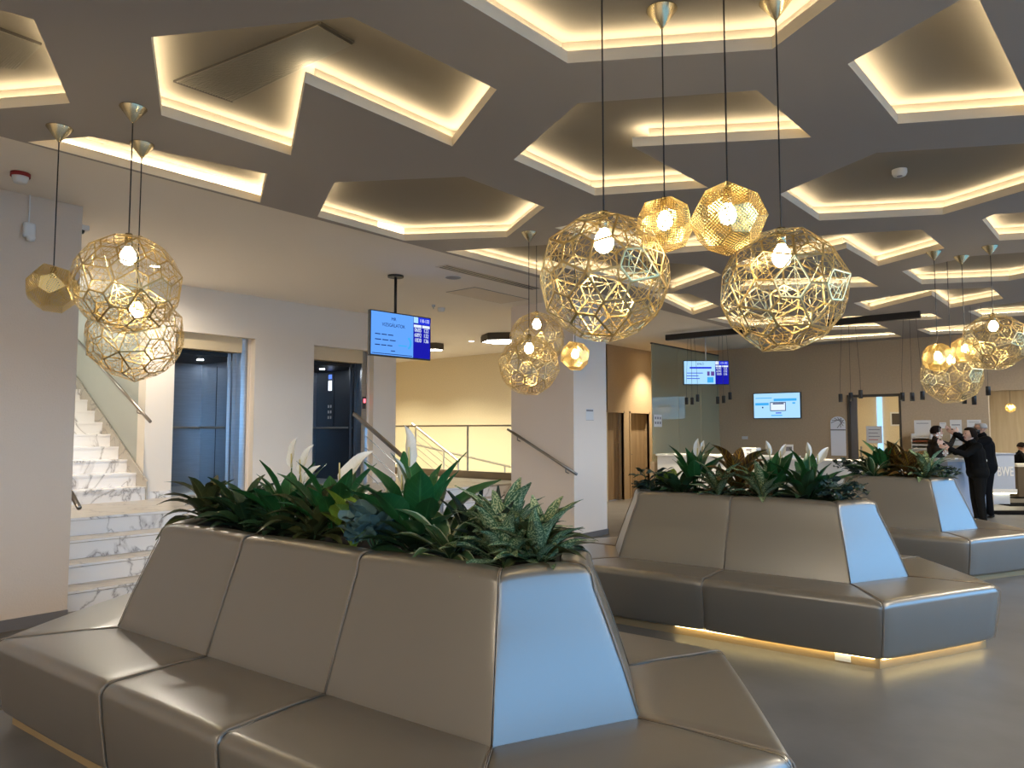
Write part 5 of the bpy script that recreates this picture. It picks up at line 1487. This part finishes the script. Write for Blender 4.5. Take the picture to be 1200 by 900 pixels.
m_suit = mat('black_suit', (0.006, 0.006, 0.007), 0.85, spec=0.1)
m_dress = mat('black_knit', (0.006, 0.006, 0.006), 0.9, spec=0.1)
m_brown = mat('dark_brown_top', (0.035, 0.026, 0.022), 0.85, spec=0.15)
m_shoe = mat('black_shoe', (0.008, 0.008, 0.008), 0.35)
m_hair_b = mat('dark_hair', (0.012, 0.008, 0.006), 0.8, spec=0.1)
m_hair_g = mat('grey_hair', (0.36, 0.34, 0.32), 0.6)
def base_pose(**k):
    P = dict(pelvis=(0, 0, 0.93), chest=(0.02, 0, 1.30), neck=(0.03, 0, 1.49), head=(0.05, 0, 1.615), look=(1.0, 0, 1.65),
             sh_l=(0.02, 0.185, 1.41), sh_r=(0.02, -0.185, 1.41), el_l=(0.02, 0.24, 1.13), el_r=(0.02, -0.24, 1.13), wr_l=(0.12, 0.22, 0.90), wr_r=(0.12, -0.22, 0.90),
             hip_l=(0, 0.085, 0.90), hip_r=(0, -0.085, 0.90), kn_l=(0.02, 0.09, 0.49), kn_r=(0.02, -0.09, 0.49), an_l=(-0.02, 0.10, 0.085), an_r=(-0.02, -0.10, 0.085))
    P.update(k); return P
LEFT = -RT
f1 = on_z(1157, 606, 0.0)
person('grey haired man in a black suit reaching one arm over the counter', f1, (LEFT + FH*0.25).normalized(),
       base_pose(head=(0.06, 0, 1.62), look=(1.0, 0.0, 1.66), el_r=(0.28, -0.17, 1.44), wr_r=(0.50, -0.10, 1.58), el_l=(0.27, 0.2, 1.36), wr_l=(0.50, 0.12, 1.52)),
       (m_skin, m_suit, m_suit, m_shoe), (m_hair_g, 0.3, True), 1.0, m_black, True, 1.42)
f2 = at_d(1146, 560, 12.2); f2.z = 0
person('dark haired woman in black stretching both arms towards the counter', f2, (LEFT + FH*0.12).normalized(),
       base_pose(chest=(0.05, 0, 1.27), neck=(0.08, 0, 1.46), head=(0.11, 0, 1.58), look=(1.0, 0.1, 1.62), sh_l=(0.06, 0.16, 1.38), sh_r=(0.06, -0.16, 1.38), el_l=(0.27, 0.17, 1.24), wr_l=(0.50, 0.13, 1.33), el_r=(0.28, -0.15, 1.27), wr_r=(0.50, -0.10, 1.40)),
       (m_skin2, m_dress, m_dress, m_shoe), (m_hair_b, 2.0, False), 0.96, bulk=1.22)
f3 = at_d(1096, 560, 13.6); f3.z = 0
person('receptionist in a dark brown top behind the counter raising a hand', f3, (RT - FH*0.15).normalized(),
       base_pose(head=(0.06, 0, 1.60), look=(1.0, 0.0, 1.66), el_r=(0.22, -0.18, 1.36), wr_r=(0.34, -0.12, 1.56), el_l=(0.2, 0.2, 1.15), wr_l=(0.38, 0.14, 1.22)),
       (m_skin2, m_brown, m_brown, m_shoe), (m_hair_b, 1.2, False), 0.97)
f4 = at_d(1192, 560, 19.0); f4.z = 0
person('dark haired person in black sitting behind the lounge bench', f4, (RT - FH*0.4).normalized(),
       base_pose(pelvis=(0, 0, 0.50), chest=(0.06, 0, 0.86), neck=(0.09, 0, 1.03), head=(0.13, 0, 1.14), look=(1.0, 0, 0.95), sh_l=(0.08, 0.18, 0.96), sh_r=(0.08, -0.18, 0.96), el_l=(0.16, 0.23, 0.70), el_r=(0.16, -0.23, 0.70), wr_l=(0.38, 0.14, 0.74), wr_r=(0.38, -0.14, 0.74),
                 hip_l=(0.02, 0.09, 0.48), hip_r=(0.02, -0.09, 0.48), kn_l=(0.43, 0.11, 0.47), kn_r=(0.43, -0.11, 0.47), an_l=(0.41, 0.11, 0.085), an_r=(0.41, -0.11, 0.085)),
       (m_skin, m_suit, m_suit, m_shoe), (m_hair_b, 0.6, False), 1.0)
ch = empty('lounge_stool', f4, 'plain dark stool under the person in the lounge', 'stool')
MB().prism([(0.2*math.cos(a), 0.2*math.sin(a)) for a in [k*math.pi/8 for k in range(16)]], 0.33, 0.375).build('seat', m_bronze, ch)
for k in range(4): MB().tube([(0.13*math.cos(k*1.57+0.78), 0.13*math.sin(k*1.57+0.78), 0.34), (0.17*math.cos(k*1.57+0.78), 0.17*math.sin(k*1.57+0.78), 0)], 0.012, 8).build('leg', m_bronze, ch)
# pale pink decorations and clear screen on the counter between them
sc_ = at_d(1108, 530, 12.7)
ac = empty('counter_screen', (sc_.x, sc_.y, 1.09), 'clear acrylic screen standing on the blue grey counter end', 'screen', rz=rz)
MB().box((-0.22, -0.004, 0.02), (0.22, 0.004, 0.42)).build('pane', m_glass, ac)
for s in (-0.15, 0.15): MB().box((s-0.03, -0.06, 0), (s+0.03, 0.06, 0.02)).build('foot', m_white, ac)
m_pink = mat('pale_pink_paper', (0.62, 0.42, 0.38), 0.7)
for k, (x, y, r) in enumerate(((1101, 510, 0.055), (1104, 521, 0.06), (1108, 531, 0.05))):
    q = at_d(x, y, 12.95)
    o = empty('paper_rosette', q, ['topmost pale pink paper rosette held before the receptionist', 'middle pale pink paper rosette hanging under the raised hands', 'lowest pale pink paper rosette hanging above the counter'][k], 'decoration', 'pink rosettes')
    for j in range(8):
        a = j*math.pi/4
        MB().add([(0, 0, 0), (r*math.cos(a-0.4), -0.01, r*math.sin(a-0.4)), (r*1.15*math.cos(a), 0.012, r*1.15*math.sin(a)), (r*math.cos(a+0.4), -0.01, r*math.sin(a+0.4))], [(0, 1, 2), (0, 2, 3)]).build('petal', m_pink if j % 2 else m_paperw, o)
    MB().tube([(0, 0, 0), (0, 0, 0.14)], 0.002, 5).build('string', m_white, o)
    o.rotation_euler = (0, 0, rz)
